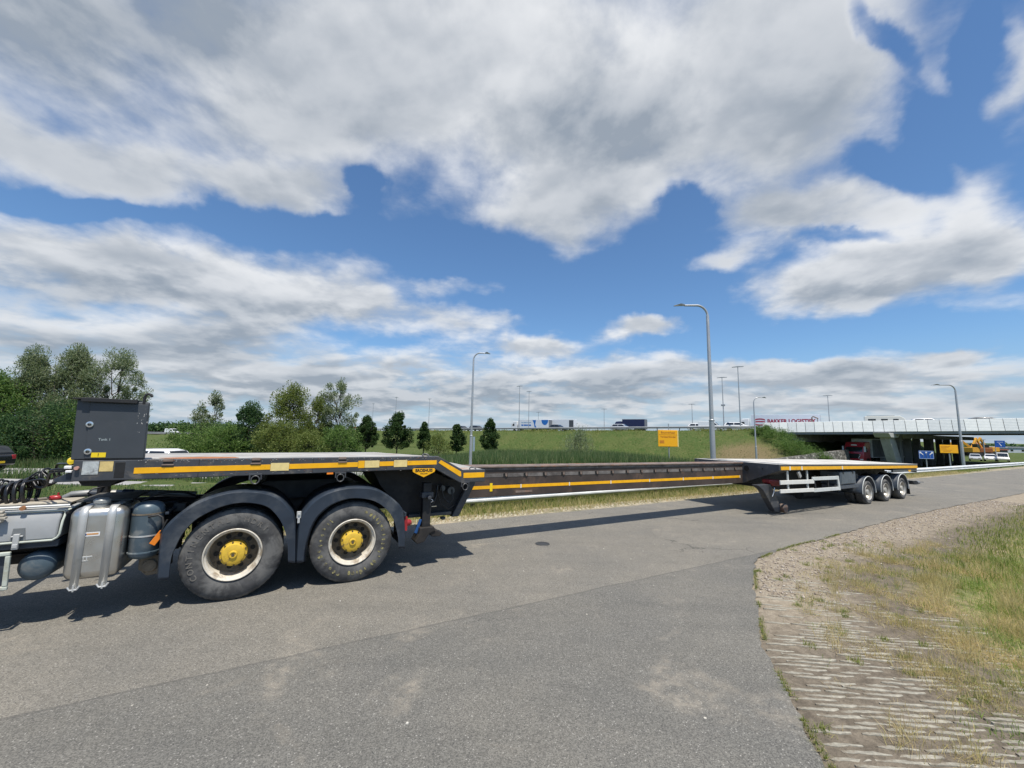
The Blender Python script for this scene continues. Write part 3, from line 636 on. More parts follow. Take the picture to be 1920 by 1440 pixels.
# mudguards
M1O = [(-.674, .348), (-.683, .579), (-.687, .812), (-.649, .928), (-.515, 1.075), (-.375, 1.175), (-.168, 1.250), (.05, 1.271), (.283, 1.235), (.433, 1.160), (.541, 1.045), (.63, .878), (.672, .35)]
M1I = [(-.578, .345), (-.576, .563), (-.552, .66), (-.508, .793), (-.447, .90), (-.357, .991), (-.154, 1.095), (.063, 1.126), (.290, 1.072), (.420, .950), (.515, .785), (.569, .593), (.591, .375)]
M2O = [(.675, .356), (.665, .647), (.667, .852), (.718, .979), (.83, 1.117), (1.011, 1.216), (1.272, 1.259), (1.549, 1.232), (1.724, 1.15), (1.879, 1.034), (1.972, .934), (2.009, .825), (2.036, .592), (2.042, .372)]
M2I = [(.77, .35), (.776, .518), (.82, .737), (.854, .827), (.904, .912), (1.049, 1.035), (1.282, 1.104), (1.527, 1.075), (1.704, .991), (1.828, .867), (1.885, .774), (1.911, .716), (1.966, .526), (1.981, .386)]
def arch(O, I, parent, far=False):
    Ox = catmull(O, .05); k = len(Ox); Ix = catmull(I, .01); Ix = Ix[np.linspace(0, len(Ix)-1, k).astype(int)]
    y = (lambda a: a) if not far else (lambda a: 2.5-a)
    mid = Ox*.86+Ix*.14
    rows = [[(i[0], y(-.012), i[1]) for i in Ix], [(a[0]*.985+0, y(-.035), a[1]) for a in (Ix*.93+Ox*.07)], [(a[0], y(-.040), a[1]) for a in mid], [(o[0], y(-.012), o[1]) for o in (Ox*.985+Ix*.015)], [(o[0], y(.03), o[1]) for o in Ox], [(o[0], y(.66), o[1]) for o in Ox]]
    mb = MB(); mb.grid(rows); return mb.build('mudguard', MV_MUD, parent, smooth=38, solid=.009, recalc=False)
for fr in (False, True): arch(M1O, M1I, truck, fr); arch(M2O, M2I, truck, fr)
mb = MB(); mb.box(.640, .690, -.046, -.03, .90, .985); mb.box(.652, .680, -.05, -.03, .84, .90); mb.cyl((.666, -.05, .95), (.666, -.058, .95), .016, n=10); mb.build('mudguard_clip', MV_STRAP, truck, bevel=.004)
mb = MB(); mb.box(-3.0, -.62, .66, .84, .50, 1.02); mb.build('frame_side_box', MV_BLACK, truck, bevel=.02)
# fuel tank
def rbox(x0, x1, y0, y1, z0, z1): return MB().box(x0, x1, y0, y1, z0, z1)
tank = rbox(-1.452, -1.005, -.02, .60, .43, 1.16).build('fuel_tank', MV_ALU, truck, bevel=.085, seg=5, smooth=60)
for u in (-1.368, -1.150):
    path = [(-.026, .36), (-.026, 1.02)]+[(-.02+.09*(1-math.cos(a))-.006, 1.072+.096*math.sin(a)) for a in np.linspace(.1, 1.57, 7)]+[(.55, 1.168)]
    mb = MB()
    mb.grid([[(u, y_, z_) for y_, z_ in path], [(u+.068, y_, z_) for y_, z_ in path]]); mb.build('tank_strap', MV_STRAP, tank, solid=.004, smooth=25, recalc=False)
    mb = MB(); mb.tube([(u-.012, -.03, .385), (u+.008, -.03, .352), (u+.06, -.03, .352), (u+.08, -.03, .385)], .009, 8); mb.cyl((u+.034, -.03, .40), (u+.034, -.03, .335), .009, n=8); mb.build('strap_buckle', MV_STRAP, tank, smooth=40)
mb = MB(); mb.cyl((-1.245, .12, 1.15), (-1.245, .12, 1.19), .062, n=24); mb.cyl((-1.245, .12, 1.19), (-1.245, .12, 1.225), .070, n=24); mb.cyl((-1.245, .12, 1.225), (-1.245, .12, 1.24), .064, .05, n=24); mb.build('filler_cap', M('cap_grey', (.40, .41, .40), .4, .4, dirt=(.3, .28, .2), damt=.3), tank, smooth=35, bevel=.004)
mb = MB(); mb.box(-1.318, -1.19, -.0225, -.0205, .872, .912); mb.build('maker_sticker', MV_WHT, tank)
mb = MB(); mb.box(-1.298, -1.20, -.0235, -.0225, .885, .902, 1); mb.cyl((-1.302, -.0236, .892), (-1.302, -.0225, .892), .012, n=12, m=2); mb.build('sticker_print', [MV_WHT, M('tan_print', (.62, .32, .12), .5), MV_BLUE], tank)
mb = MB(); mb.box(-1.305, -1.225, -.0235, -.02, .66, .672); mb.box(-1.297, -1.287, -.0235, -.02, .625, .66); mb.box(-1.270, -1.260, -.0235, -.02, .625, .66); mb.box(-1.300, -1.255, -.0235, -.02, .622, .632); mb.build('stamped_emblem', MV_STRAP, tank, bevel=.002, explode=True)
for k, (z0, v0, r_) in enumerate(((1.06, .70, .014), (1.10, .76, .010), (.98, .62, .012), (.92, .64, .009), (.60, .64, .014))):
    MB().tube(cat3([(-3.0, v0, z0), (-1.6, v0, z0+.01), (-1.0, v0-.02, z0-.01), (-.75, v0, z0+.02), (-.62, v0+.05, z0-.06), (-.55, v0+.1, z0-.2)]), r_, 7).build('brake_line', MV_HOSE, truck, smooth=60)
for u, v0, z0, w_, h_ in ((-.98, .42, .86, .09, .12), (-.70, .50, .98, .12, .10), (-.97, .46, .62, .08, .14), (-.66, .44, .66, .10, .16), (-1.54, .38, .95, .06, .10)):
    MB().box(u, u+w_, v0, v0+.12, z0, z0+h_).build('valve', M('valve_body', (.07, .065, .06), .6, .2, dirt=(.15, .13, .1), damt=.35), truck, bevel=.012)
for u in (-.99, -.70): MB().box(u, u+.035, .12, .66, 1.02, 1.05).build('tank_hanger', MV_MUD, truck, bevel=.005)
MB().tube(cat3([(-.95, .30, 1.16), (-.80, .32, 1.24), (-.6, .45, 1.22), (-.4, .6, 1.10)]), .012, 7).build('air_line', MV_HOSE, truck, smooth=60)
# vertical air tank
at_ = MB().lathe([(0, .545), (.07, .55), (.12, .57), (.142, .605), (.143, 1.06), (.140, 1.11), (.118, 1.148), (.07, 1.168), (0, 1.172)], (-.862, .20, 0), 'z', 32).build('air_tank', MV_AIR, truck, smooth=50)
for z in (.80, 1.035): MB().lathe([(.1432, z), (.1465, z), (.1465, z+.016), (.1432, z+.016)], (-.862, .20, 0), 'z', 32).build('tank_band', MV_STRAP if z < 1 else MV_DISC, at_, smooth=40)
MB().lathe([(.1432, .62), (.148, .622), (.148, .636), (.1432, .638)], (-.862, .20, 0), 'z', 32).build('tank_seam', MV_AIR, at_, smooth=40)
mb = MB(); mb.prism([(-.90, .56), (-.66, .56), (-.66, .36), (-.82, .34), (-.90, .42)], .22, .30); mb.cyl((-.80, .20, .45), (-.80, .32, .45), .07, n=20); mb.build('tank_bracket', MV_DISC, truck, bevel=.01, smooth=40)
mb = MB(); mb.bar((-.765, .03, .72), (-.685, .03, .855), .016, .058); mb.build('marker_lamp', MV_ORA, truck, bevel=.004)
mb = MB(); mb.tube([(-.83, .05, 1.02), (-.74, .04, 1.035), (-.70, .02, 1.01), (-.675, .02, .90), (-.69, .025, .85)], .012, 8); mb.bar((-.70, .02, .84), (-.655, .02, .98), .012, .05); mb.build('lamp_cable', MV_BLACK, truck, smooth=50)
# battery box on the left
mb = MB(); mb.prism([(-.0, .865), (-.0, 1.05), (.05, 1.135), (.62, 1.15), (.62, .865)], -2.9, -1.515, ax='x'); bat = mb.build('battery_cover', MV_GREYP, truck, bevel=.018, seg=3, smooth=50)
mb = MB(); mb.tube([(-2.9, -.012, .862), (-1.545, -.012, .862), (-1.51, -.012, .885), (-1.497, -.010, .92), (-1.492, .0, 1.04), (-1.49, .05, 1.135), (-1.49, .5, 1.155)], .0105, 8); mb.tube([(-2.9, .045, 1.146), (-1.50, .045, 1.142)], .009, 8); mb.build('cover_rim', MV_PALE, bat, smooth=50)
mb = MB(); mb.prism([(-1.845, .872), (-1.735, .872), (-1.750, 1.0), (-1.83, 1.0)], -.006, .02); mb.build('latch_recess', M('latch_grey', (.17, .18, .185), .6), bat, bevel=.004)
mb = MB(); mb.box(-1.815, -1.772, -.032, -.004, .80, .945); mb.box(-1.835, -1.752, -.022, -.004, .915, .928); mb.box(-1.812, -1.775, -.038, -.03, .815, .85); mb.build('latch', MV_STRAP, bat, bevel=.005)
mb = MB(); mb.box(-2.9, -1.51, .03, .55, .785, .858); mb.build('battery_tray', MV_MUD, truck, bevel=.012)
mb = MB()
for k in range(3): mb.box(-2.2, -1.875-.012*k, -.06-.0*k, -.015, 1.10+.028*k, 1.122+.028*k)
mb.box(-2.2, -1.90, -.055, -.01, 1.07, 1.10); mb.build('step_tread', MV_BEIGE, truck, bevel=.004)
mb = MB(); mb.tube([(-2.8, .02, 1.195), (-1.46, .02, 1.195)], .013, 10); mb.tube([(-2.8, .05, 1.172), (-1.46, .05, 1.172)], .010, 10); mb.build('side_rail', MV_STRAP, truck, smooth=50, explode=True)
mb = MB(); mb.lathe([(.0, 0), (.022, .0), (.022, .03), (0, .03)], (-1.79, -.01, 1.188), 'y', 16); mb.build('rail_reflector', M('dull_orange', (.35, .16, .07), .6), truck)
mb = MB(); mb.lathe([(0, -.012), (.08, -.008), (.122, .01), (.139, .035), (.142, .06), (.142, .62)], (-1.66, .06, .598), 'y', 40); mb.build('air_reservoir', M('reservoir_blue', (.062, .092, .115), .42, var=.1, dirt=(.16, .17, .17), damt=.3), truck, smooth=40)
mb = MB(); mb.box(-2.4, -1.815, -.03, .0, .745, .782); mb.box(-2.4, -1.80, -.03, 0, .425, .46); mb.prism([(-1.848, .745), (-1.812, .745), (-1.803, .46), (-1.84, .46)], -.03, 0.); mb.build('step_frame', MV_PALE, truck, bevel=.008, explode=True)
mb = MB(); mb.box(-2.4, -1.85, .01, .06, .46, .745); mb.build('step_panel', MV_MUD, truck, bevel=.006)
mb = MB(); mb.box(-1.53, -1.46, .28, .5, .60, .80); mb.cyl((-1.475, .02, 1.12), (-1.475, .08, 1.12), .016, n=10); mb.build('tank_mount', MV_BLACK, truck, bevel=.006, explode=True)
mb = MB(); mb.box(-3.2, -1.56, .36, .72, 1.165, 1.182); mb.build('catwalk_plate', MV_BEIGE, truck, bevel=.004)
mb = MB(); mb.box(-1.52, -1.05, .35, 1.0, 1.17, 1.19); mb.build('cover_plate', M('dark_plate', (.06, .06, .055), .7, var=.2, dirt=(.15, .13, .1), damt=.3), truck, bevel=.004)
mb = MB(); mb.tube([(-1.98, 1.3, 1.02), (-1.93, 1.3, 1.10), (-1.86, 1.3, 1.145), (-1.72, 1.3, 1.155), (-1.0, 1.3, 1.12), (-.6, 1.3, 1.08)], .042, 14); ex = mb.build('air_pipe', M('pipe_grey', (.30, .30, .29), .5, .4, dirt=(.2, .18, .14), damt=.3), truck, smooth=50)
for u in (-1.70, -1.38): MB().cyl((u, 1.3, 1.150 if u < -1.5 else 1.14), (u+.11, 1.3, 1.147 if u < -1.5 else 1.134), .050, n=18).build('pipe_sleeve', MV_MUD, ex, smooth=40)
mb = MB(); mb.lathe([(0, -.05), (.022, -.045), (.03, -.01), (.026, .03), (.012, .05), (0, .05)], (-1.765, .58, 1.205), 'x', 16); mb.cyl((-1.745, .58, 1.22), (-1.745, .58, 1.262), .009, n=8); mb.build('red_coupling', MV_RED, truck, smooth=45)
mb = MB(); mb.tube([(-2.5, .60, 1.20), (-2.1, .58, 1.195), (-1.9, .57, 1.195), (-1.81, .58, 1.205)], .016, 10); mb.build('coupling_cable', M('grey_cable', (.17, .15, .13), .7), truck, smooth=50)
mb = MB(); mb.box(2.035, 2.075, .02, .14, .60, .79); mb.lathe([(.0, .075), (.03, .07), (.045, .045), (.048, .0)], (2.075, .08, .70), 'x', 20); mb.build('tail_light', MV_RED, truck, smooth=40)
mb = MB(); mb.box(2.02, 2.05, .0, .2, .80, .86); mb.box(1.99, 2.03, .0, 2.5, .40, .46); mb.build('rear_bracket', MV_MUD, truck, bevel=.006, explode=True)

# ------------------------------------------------------------------ trailer
trl = thing('extendable_trailer', 'long dark extendable flatbed trailer with yellow reflective stripe, stretched across the road', 'trailer', TR_O, TR_ANG)
# gooseneck
FZ = [(-1.47, 1.655), (2.49, 1.655), (2.90, 1.44), (3.28, 1.44), (3.28, 1.25), (2.85, 1.25), (2.44, 1.47), (-1.03, 1.437), (-1.47, 1.437)]
for v0, v1, dd in ((-.02, .06, 0), (2.46, 2.54, .062)): MB().prism([(a-(.45 if dd and 2 < a < 3 else 0), b_-dd) for a, b_ in FZ], v0, v1).build('deck_side', MV_DARK, trl, bevel=.008)
npl = 7
for k in range(npl):
    v0 = .062+2.396*k/npl; v1 = .062+2.396*(k+1)/npl-.006; e0 = 2.49-.19*v0; e1 = 2.49-.19*v1; c0 = -.024*v0+random.uniform(-.002, .002); c1 = -.024*v1
    MB().add([(-1.46, v0, 1.56), (e0, v0, 1.56), (e1, v1, 1.56), (-1.46, v1, 1.56), (-1.46, v0, 1.652+c0), (e0, v0, 1.652+c0), (e1, v1, 1.652+c1), (-1.46, v1, 1.652+c1)], [(0, 3, 2, 1), (4, 5, 6, 7), (0, 1, 5, 4), (1, 2, 6, 5), (2, 3, 7, 6), (3, 0, 4, 7)]).build('floor_plate', MV_DECK, trl, bevel=.003)
MB().add([(2.478, .062, 1.645), (2.02, 2.458, 1.588), (2.45, 2.458, 1.40), (2.895, .062, 1.436), (2.478, .062, 1.60), (2.02, 2.458, 1.60), (2.45, 2.458, 1.39), (2.895, .062, 1.39)], [(0, 1, 2, 3), (4, 7, 6, 5), (0, 3, 7, 4), (1, 5, 6, 2)]).build('ramp_plate', MV_DECK, trl)
MB().prism([(2.897, .062), (3.278, .062), (3.278, 2.458), (2.452, 2.458)], 1.38, 1.437, ax='z').build('rear_lip_plate', MV_DECK, trl, bevel=.004)
mb = MB(); mb.box(-1.45, 2.0, .3, .42, 1.44, 1.558); mb.box(-1.45, 2.0, 2.1, 2.22, 1.44, 1.558)
for u in (-1.3, -.5, .3, 1.1, 1.9): mb.box(u, u+.1, .062, 2.458, 1.46, 1.557)
mb.box(-1.45, 2.3, .85, 1.65, 1.375, 1.44); mb.build('deck_member', MV_BLACK, trl, bevel=.006, explode=True)
mb = MB(); mb.prism([(1.62, 1.44), (2.46, 1.44), (2.88, 1.245), (3.26, 1.245), (3.32, 1.17), (2.99, .66), (2.15, .70), (1.76, 1.19)], .50, 1.9); neck = mb.build('neck', MV_BLACK, trl, bevel=.012)
mb = MB(); mb.prism([(3.21, 1.24), (3.34, 1.24), (3.02, .655), (2.90, .655)], .40, .50); mb.prism([(2.72, .66), (2.80, .66), (2.78, .62), (2.74, .62)], .40, .5); mb.box(2.2, 2.9, .42, .5, .69, .74); mb.build('neck_flange', MV_DARK, neck, bevel=.006)
mb = MB(); mb.prism([(-1.46, 1.435), (-1.12, 1.435), (-1.20, 1.36), (-1.42, 1.375)], .10, 2.4); mb.build('front_nose', MV_BLACK, trl, bevel=.012)
mb = MB(); mb.box(-1.61, -1.50, 1.19, 1.31, 1.10, 1.42); mb.build('front_post', MV_BLACK, trl, bevel=.02)
MB().tube([(-1.53, 1.20, 1.24), (-1.62, 1.12, 1.23), (-1.66, 1.1, 1.18), (-1.60, 1.15, 1.13), (-1.53, 1.2, 1.12)], .009, 8).build('post_cable', MV_HOSE, trl, smooth=60)
# headboard box
MV_CAB = M('cabinet_paint', (.050, .057, .066), .5, var=.06, scale=2, dirt=(.09, .095, .10), damt=.10, dscale=3, bmp=.03)
bx = MB().add([(-1.50, -.015, 1.658), (-.905, -.015, 1.658), (-1.02, .42, 1.658), (-1.46, .42, 1.658), (-1.515, -.015, 2.29), (-.920, -.015, 2.29), (-1.035, .42, 2.29), (-1.475, .42, 2.29)], [(0, 3, 2, 1), (4, 5, 6, 7), (0, 1, 5, 4), (1, 2, 6, 5), (2, 3, 7, 6), (3, 0, 4, 7)]).build('storage_cabinet', MV_CAB, trl, bevel=.012)
dr = MB().add([(-1.392, -.024, 1.672), (-.920, -.024, 1.672), (-.933, -.024, 2.262), (-1.405, -.024, 2.262), (-1.392, -.0165, 1.672), (-.920, -.0165, 1.672), (-.933, -.0165, 2.262), (-1.405, -.0165, 2.262)], [(0, 1, 2, 3), (4, 7, 6, 5), (0, 4, 5, 1), (1, 5, 6, 2), (2, 6, 7, 3), (3, 7, 4, 0)]).build('cabinet_door', MV_CAB, bx, bevel=.004)
mb = MB(); mb.prism([(-1.54, 2.292), (-1.54, 2.304), (-1.40, 2.318), (-1.02, 2.305), (-1.02, 2.292)], -.06, .42); mb.box(-1.47, -1.02, -.062, -.056, 2.27, 2.31); mb.build('rain_lip', MV_BLACK, bx, bevel=.003)
for u, z in ((-1.386, 2.03), (-1.371, 1.745)):
    mb = MB(); mb.lathe([(.0, -.028), (.012, -.028), (.017, -.036), (.030, -.034), (.034, -.018)], (u, 0, z), 'y', 24); l_ = mb.build('lock', MV_CHR, dr, smooth=40)
    MB().box(u-.010, u+.012, -.038, -.027, z-.009, z+.004).build('keyhole', MV_BLK, l_)
MB().box(-1.342, -1.228, -.0285, -.025, 1.684, 1.734).build('number_plate', M('yellow_plate', (.86, .62, .015), .45, var=.04), bx)
text('number_one', '1', .048, MV_BLK, bx, (-1.287, -.0292, 1.709), FACE_NEAR, .0004, .0002)
text('chalk_writing', 'Tank 1', .036, M('chalk', (.42, .48, .48), .9), dr, (-1.255, -.0248, 1.872), FACE_NEAR, .0003, .0)
MB().tube([(-.975, -.01, 2.26), (-.975, -.01, 2.345), (-.967, -.01, 2.372), (-.945, -.01, 2.385), (-.922, -.01, 2.374), (-.914, -.01, 2.350)], .0135, 10).build('hook', MV_BLACK, bx, smooth=50)
mb = MB()
for k in range(16):
    u = random.uniform(-1.02, -.925); z = random.uniform(1.95, 2.24); s = random.uniform(.002, .006); mb.box(u, u+s, -.0255, -.0243, z, z+s*random.uniform(1, 3))
mb.build('paint_chips', M('chip_grey', (.4, .39, .37), .7), dr, kind='stuff')
# plates and stickers on the front corner
MB().box(-1.398, -1.272, -.0235, -.0205, 1.504, 1.642).build('type_plate', M('type_plate', (.52, .54, .53), .35, .3, var=.25, scale=22, dirt=(.12, .12, .11), damt=.3, dscale=18), trl)
MB().box(-1.266, -1.158, -.0235, -.0205, 1.535, 1.640).build('tyre_pressure_plate', M('cream_plate', (.66, .50, .20), .5, var=.12, scale=18), trl)
mb = MB(); mb.box(-1.145, -1.06, -.0215, .01, 1.46, 1.63); mb.build('edge_pocket', MV_BLACK, trl, bevel=.003)
MB().lathe([(0, 0), (.018, 0), (.018, .05), (.012, .06)], (-1.435, -.05, 1.575), 'y', 14).build('front_marker', M('pink_lamp', (.55, .30, .24), .4), trl, smooth=40)
# reflective stripes
def strip(u0, u1, z0, z1, z2=None, z3=None, mat=MV_YEL, v=-.0235, nm='reflective_stripe', th=.003):
    z2 = z0 if z2 is None else z2; z3 = z1 if z3 is None else z3
    MB().prism([(u0, z0), (u1, z2), (u1, z3), (u0, z1)], v, v+th).build(nm, mat, trl, bevel=.0012)
strip(-.985, .303, 1.503, 1.567, 1.515, 1.577); strip(.510, 1.338, 1.516, 1.579, 1.524, 1.588); strip(1.628, 1.824, 1.527, 1.590, 1.529, 1.592); strip(2.020, 2.462, 1.531, 1.594, 1.535, 1.597)
strip(.305, .508, 1.497, 1.594, mat=MV_TAPE, nm='reflector_tape', v=-.0245); strip(1.342, 1.425, 1.508, 1.606, mat=MV_YEL, nm='reflector_tape', v=-.0245); strip(1.428, 1.625, 1.510, 1.606, mat=MV_TAPE, nm='reflector_tape', v=-.0245); strip(1.827, 2.017, 1.510, 1.607, mat=MV_TAPE, nm='reflector_tape', v=-.0245)
MB().prism([(2.492, 1.558), (2.530, 1.598), (2.862, 1.418), (2.868, 1.345), (2.842, 1.345)], -.0235, -.0205).build('reflective_stripe', MV_YEL, trl, bevel=.0012)
strip(2.905, 3.262, 1.318, 1.396)
for u in (-.70, .145, 1.14):
    mb = MB(); mb.box(u-.055, u+.055, -.035, .02, 1.585, 1.60); mb.box(u-.045, u+.045, -.028, .03, 1.628, 1.660); mb.build('tie_down', MV_RUST, trl, bevel=.004)
    MB().box(u-.045, u+.045, -.0215, -.019, 1.600, 1.629).build('tie_down_slot', MV_BLK, trl)
def ring(c, r, ax, w=.0075, nm='lashing_ring'):
    k = 20
    if ax == 'y': pth = [(c[0]+r*math.cos(2*math.pi*i/k), c[1], c[2]+r*1.12*math.sin(2*math.pi*i/k)) for i in range(k)]
    else: pth = [(c[0]+r*math.cos(2*math.pi*i/k), c[1]+r*math.sin(2*math.pi*i/k)*.7, c[2]+.4*r*math.sin(2*math.pi*i/k)) for i in range(k)]
    MB().tube(pth, w, 8, closed=True).build(nm, M('ring_steel', (.13, .13, .13), .45, .6, dirt=(.2, .13, .08), damt=.3), trl, smooth=60)
for c in ((.155, -.03, 1.395), (1.125, -.03, 1.385), (2.935, -.035, 1.185)):
    ring(c, .043, 'y'); mb = MB(); mb.box(c[0]-.07, c[0]+.07, -.035, -.015, c[2]+.055, c[2]+.075); mb.box(c[0]-.068, c[0]-.052, -.035, -.015, c[2]+.0, c[2]+.056); mb.box(c[0]+.052, c[0]+.068, -.035, -.015, c[2]+.0, c[2]+.056); mb.build('ring_bracket', MV_DARK, trl, bevel=.003)
ring((2.30, .02, 1.668), .046, 'z', .011); ring((3.09, .05, 1.448), .052, 'z', .010)
MB().box(.955, 1.035, -.02, .0, 1.432, 1.456).build('side_marker_lamp', MV_ORA, trl, bevel=.004)
mb = MB(); mb2 = MB()
for k in range(150):
    u = random.uniform(-1.0, 2.45); z = 1.652-abs(random.gauss(0, .018)); w_ = random.uniform(.003, .014); (mb if k % 3 else mb2).box(u, u+w_, -.0222, -.0195, z-random.uniform(.002, .008), z)
for k in range(40):
    u = random.uniform(-1.0, 2.4); z = random.uniform(1.455, 1.50); (mb if k % 2 else mb2).box(u, u+random.uniform(.004, .03), -.0222, -.0195, z, z+.003)
mb.build('paint_chips', M('chip_pale', (.36, .35, .33), .7), trl, kind='stuff'); mb2.build('rust_chips', M('chip_rust', (.20, .085, .04), .8), trl, kind='stuff')
for u in (-.42, .78, 1.72): MB().box(u, u+.006, -.0218, -.0195, 1.45, 1.65).build('weld_seam', MV_BLACK, trl)
MB().prism([(-.86, .35), (-.70, .20), (-.30, .16), (-.05, .22), (-.12, .42), (-.5, .52)], 1.6465, 1.6495, ax='z').build('rust_patch', M('rust_patch', (.36, .14, .055), .85, var=.3, scale=9), trl)
# maker's badge
MB().prism([(2.115, 1.484), (2.425, 1.480), (2.442, 1.462), (2.436, 1.432), (2.415, 1.418), (2.27, 1.352), (2.125, 1.422), (2.104, 1.437), (2.100, 1.466)], -.030, -.022).build('maker_badge', MV_YEL, trl, bevel=.002)
MB().prism([(2.13, 1.50), (2.42, 1.50), (2.40, 1.42), (2.15, 1.42)], -.021, .3).build('badge_bracket', MV_BLACK, trl)
text('badge_lettering', 'BROSHUIS', .062, MV_BLK, trl, (2.270, -.0306, 1.450), FACE_NEAR, .0006, .0026, (.92, 1.0)); text('badge_lettering', 'HOLLAND', .024, MV_BLK, trl, (2.270, -.0306, 1.404), FACE_NEAR, .0004, .0008)
# jack leg below the neck
leg = MB().box(2.345, 2.475, .19, .31, .56, 1.24).build('support_jack', MV_BLACK, trl, bevel=.012)
mb = MB(); mb.prism([(2.30, .59), (2.52, .59), (2.55, .53), (2.46, .50), (2.42, .45), (2.38, .385), (2.27, .36), (2.235, .40), (2.29, .50)], .14, .36); mb.prism([(2.44, .52), (2.58, .53), (2.665, .475), (2.63, .43), (2.50, .44)], .16, .34); mb.build('jack_foot', M('foot_rust', (.022, .019, .017), .7, var=.3, dirt=(.05, .038, .028), damt=.2), leg, bevel=.01)
mb = MB(); mb.box(2.32, 2.50, .17, .33, 1.02, 1.10); mb.cyl((2.42, .10, 1.03), (2.42, .2, 1.03), .03, n=12); mb.build('jack_collar', MV_DARK, leg, bevel=.008, explode=True)
MB().bar((2.26, .22, .50), (2.33, .22, .70), .02, .045).build('jack_handle', MV_BLUE, leg, bevel=.006)
mb = MB(); mb.tube([(2.62, .35, 1.18), (2.60, .33, 1.02), (2.56, .32, .92), (2.48, .32, .85), (2.40, .33, .84)], .018, 10); mb.tube([(2.68, .35, 1.16), (2.72, .33, .98), (2.82, .32, .88), (2.88, .33, .95), (2.87, .35, 1.1)], .012, 8); mb.tube([(2.70, .35, 1.05), (2.75, .33, .93), (2.84, .33, .90)], .010, 8); mb.tube([(2.60, .30, 1.1), (2.66, .30, .9), (2.80, .31, .80), (2.90, .32, .86)], .009, 8); mb.build('hydraulic_hose', MV_HOSE, trl, smooth=60, explode=True)
mb = MB(); mb.box(2.52, 2.60, .30, .36, .855, .868); mb.tube([(2.48, .30, .98), (2.52, .29, .97), (2.535, .29, .945), (2.50, .29, .93), (2.47, .30, .94)], .011, 8); mb.build('hose_fitting', MV_CHR, trl, smooth=50, explode=True)
mb = MB(); mb.cyl((2.86, .36, 1.08), (2.86, .50, 1.08), .06, n=18); mb.cyl((2.72, .38, 1.12), (2.72, .5, 1.12), .045, n=16); mb.build('valve_block', M('valve_grey', (.10, .11, .12), .5, .3), trl, smooth=40, explode=True)
# telescopic beam: slopes slightly
BV0, BV1 = .985, 1.36
def bz(u, z): return z - (u-3.5)*.0085
U0, U1 = 2.9, 11.82
def bprism(u0, u1, z0, z1, v0, v1, nm, mat, bev=.003, par=trl):
    return MB().add([(u0, v0, bz(u0, z0)), (u1, v0, bz(u1, z0)), (u1, v1, bz(u1, z0)), (u0, v1, bz(u0, z0)), (u0, v0, bz(u0, z1)), (u1, v0, bz(u1, z1)), (u1, v1, bz(u1, z1)), (u0, v1, bz(u0, z1))], [(0, 3, 2, 1), (4, 5, 6, 7), (0, 1, 5, 4), (1, 2, 6, 5), (2, 3, 7, 6), (3, 0, 4, 7)]).build(nm, mat, par, bevel=bev)
beam = bprism(U0, U1, .833, 1.372, BV0, BV1, 'main_beam', MV_BEAM, .008)
bprism(U0, U1, 1.374, 1.400, BV0-.035, BV1+.035, 'beam_top_flange', MV_RUST, .004, beam)
bprism(3.35, U1, 1.328, 1.365, BV0-.004, BV0, 'scuffed_edge', MV_WORN, 0, beam); bprism(3.2, U1, 1.195, 1.262, BV0-.004, BV0, 'rail_band', MV_WORN, 0, beam)
slot = MB().prism([(-.05, -.03), (.05, -.03), (.05, .03), (-.05, .03)], -.006, .0).mesh('beam_slot', MV_BLK)
lug = MB().prism([(-.035, .03), (.012, .03), (.012, -.025), (-.010, -.035), (-.035, -.01)], -.016, -.002).mesh('slot_lug', MV_RUST)
for k in range(17):
    u = 4.19+.4538*k; put('beam_slot', slot, beam, loc=(u, BV0-.0045, bz(u, 1.232))); put('slot_lug', lug, beam, loc=(u+.02, BV0-.005, bz(u, 1.235)))
u = 3.30; widths = [1.25, 1.18, 1.15, 1.22, 1.2, 1.18, 1.2]
for k, w_ in enumerate(widths):
    e = min(u+w_, U1-.01); bprism(u, e-.025, .982, 1.042, BV0-.004, BV0, 'beam_stripe', MV_YEL, .001, beam)
    bprism(e-.023, e, .975, 1.048, BV0-.005, BV0, 'stripe_joint', MV_WHITE, 0, beam); u = e
bprism(3.86, 3.915, .935, 1.085, BV0-.007, BV0-.001, 'yellow_marker', M('bright_yellow', (.9, .62, .01), .4, var=.03), .001, beam)
bprism(4.42, 4.80, .885, .925, BV0-.006, BV0, 'serial_plate', MV_RUST, .002, beam)
# rear deck
MV_DECK2 = M('pale_deck', (.50, .48, .44), .75, var=.18, scale=1.4, dirt=(.28, .22, .16), damt=.22, dscale=1.5, bmp=.2, bscale=30)
def dz(u): return 1.345-(u-11.8)*.0182
def dprism(u0, u1, t0, t1, v0, v1, nm, mat, bev=.003, par=trl):
    """box following the deck slope, t measured down from the deck top"""
    return MB().add([(u0, v0, dz(u0)-t1), (u1, v0, dz(u1)-t1), (u1, v1, dz(u1)-t1), (u0, v1, dz(u0)-t1), (u0, v0, dz(u0)-t0), (u1, v0, dz(u1)-t0), (u1, v1, dz(u1)-t0), (u0, v1, dz(u0)-t0)], [(0, 3, 2, 1), (4, 5, 6, 7), (0, 1, 5, 4), (1, 2, 6, 5), (2, 3, 7, 6), (3, 0, 4, 7)]).build(nm, mat, par, bevel=bev)
for k in range(8):
    v0 = .05+2.4*k/8; dprism(11.80, 21.0, -.002+random.uniform(-.003, .003), .035, v0, v0+2.4/8-.006, 'floor_board', MV_DECK2, .003)
for v0, v1 in ((-.02, .046), (2.454, 2.52)): dprism(11.80, 21.02, .0, .155, v0, v1, 'deck_rail', MV_DARK, .006)
dprism(11.80, 21.02, -.004, .010, -.024, .048, 'worn_rail_edge', M('worn_edge', (.45, .43, .39), .5, .4, dirt=(.2, .15, .1), damt=.3), .002)
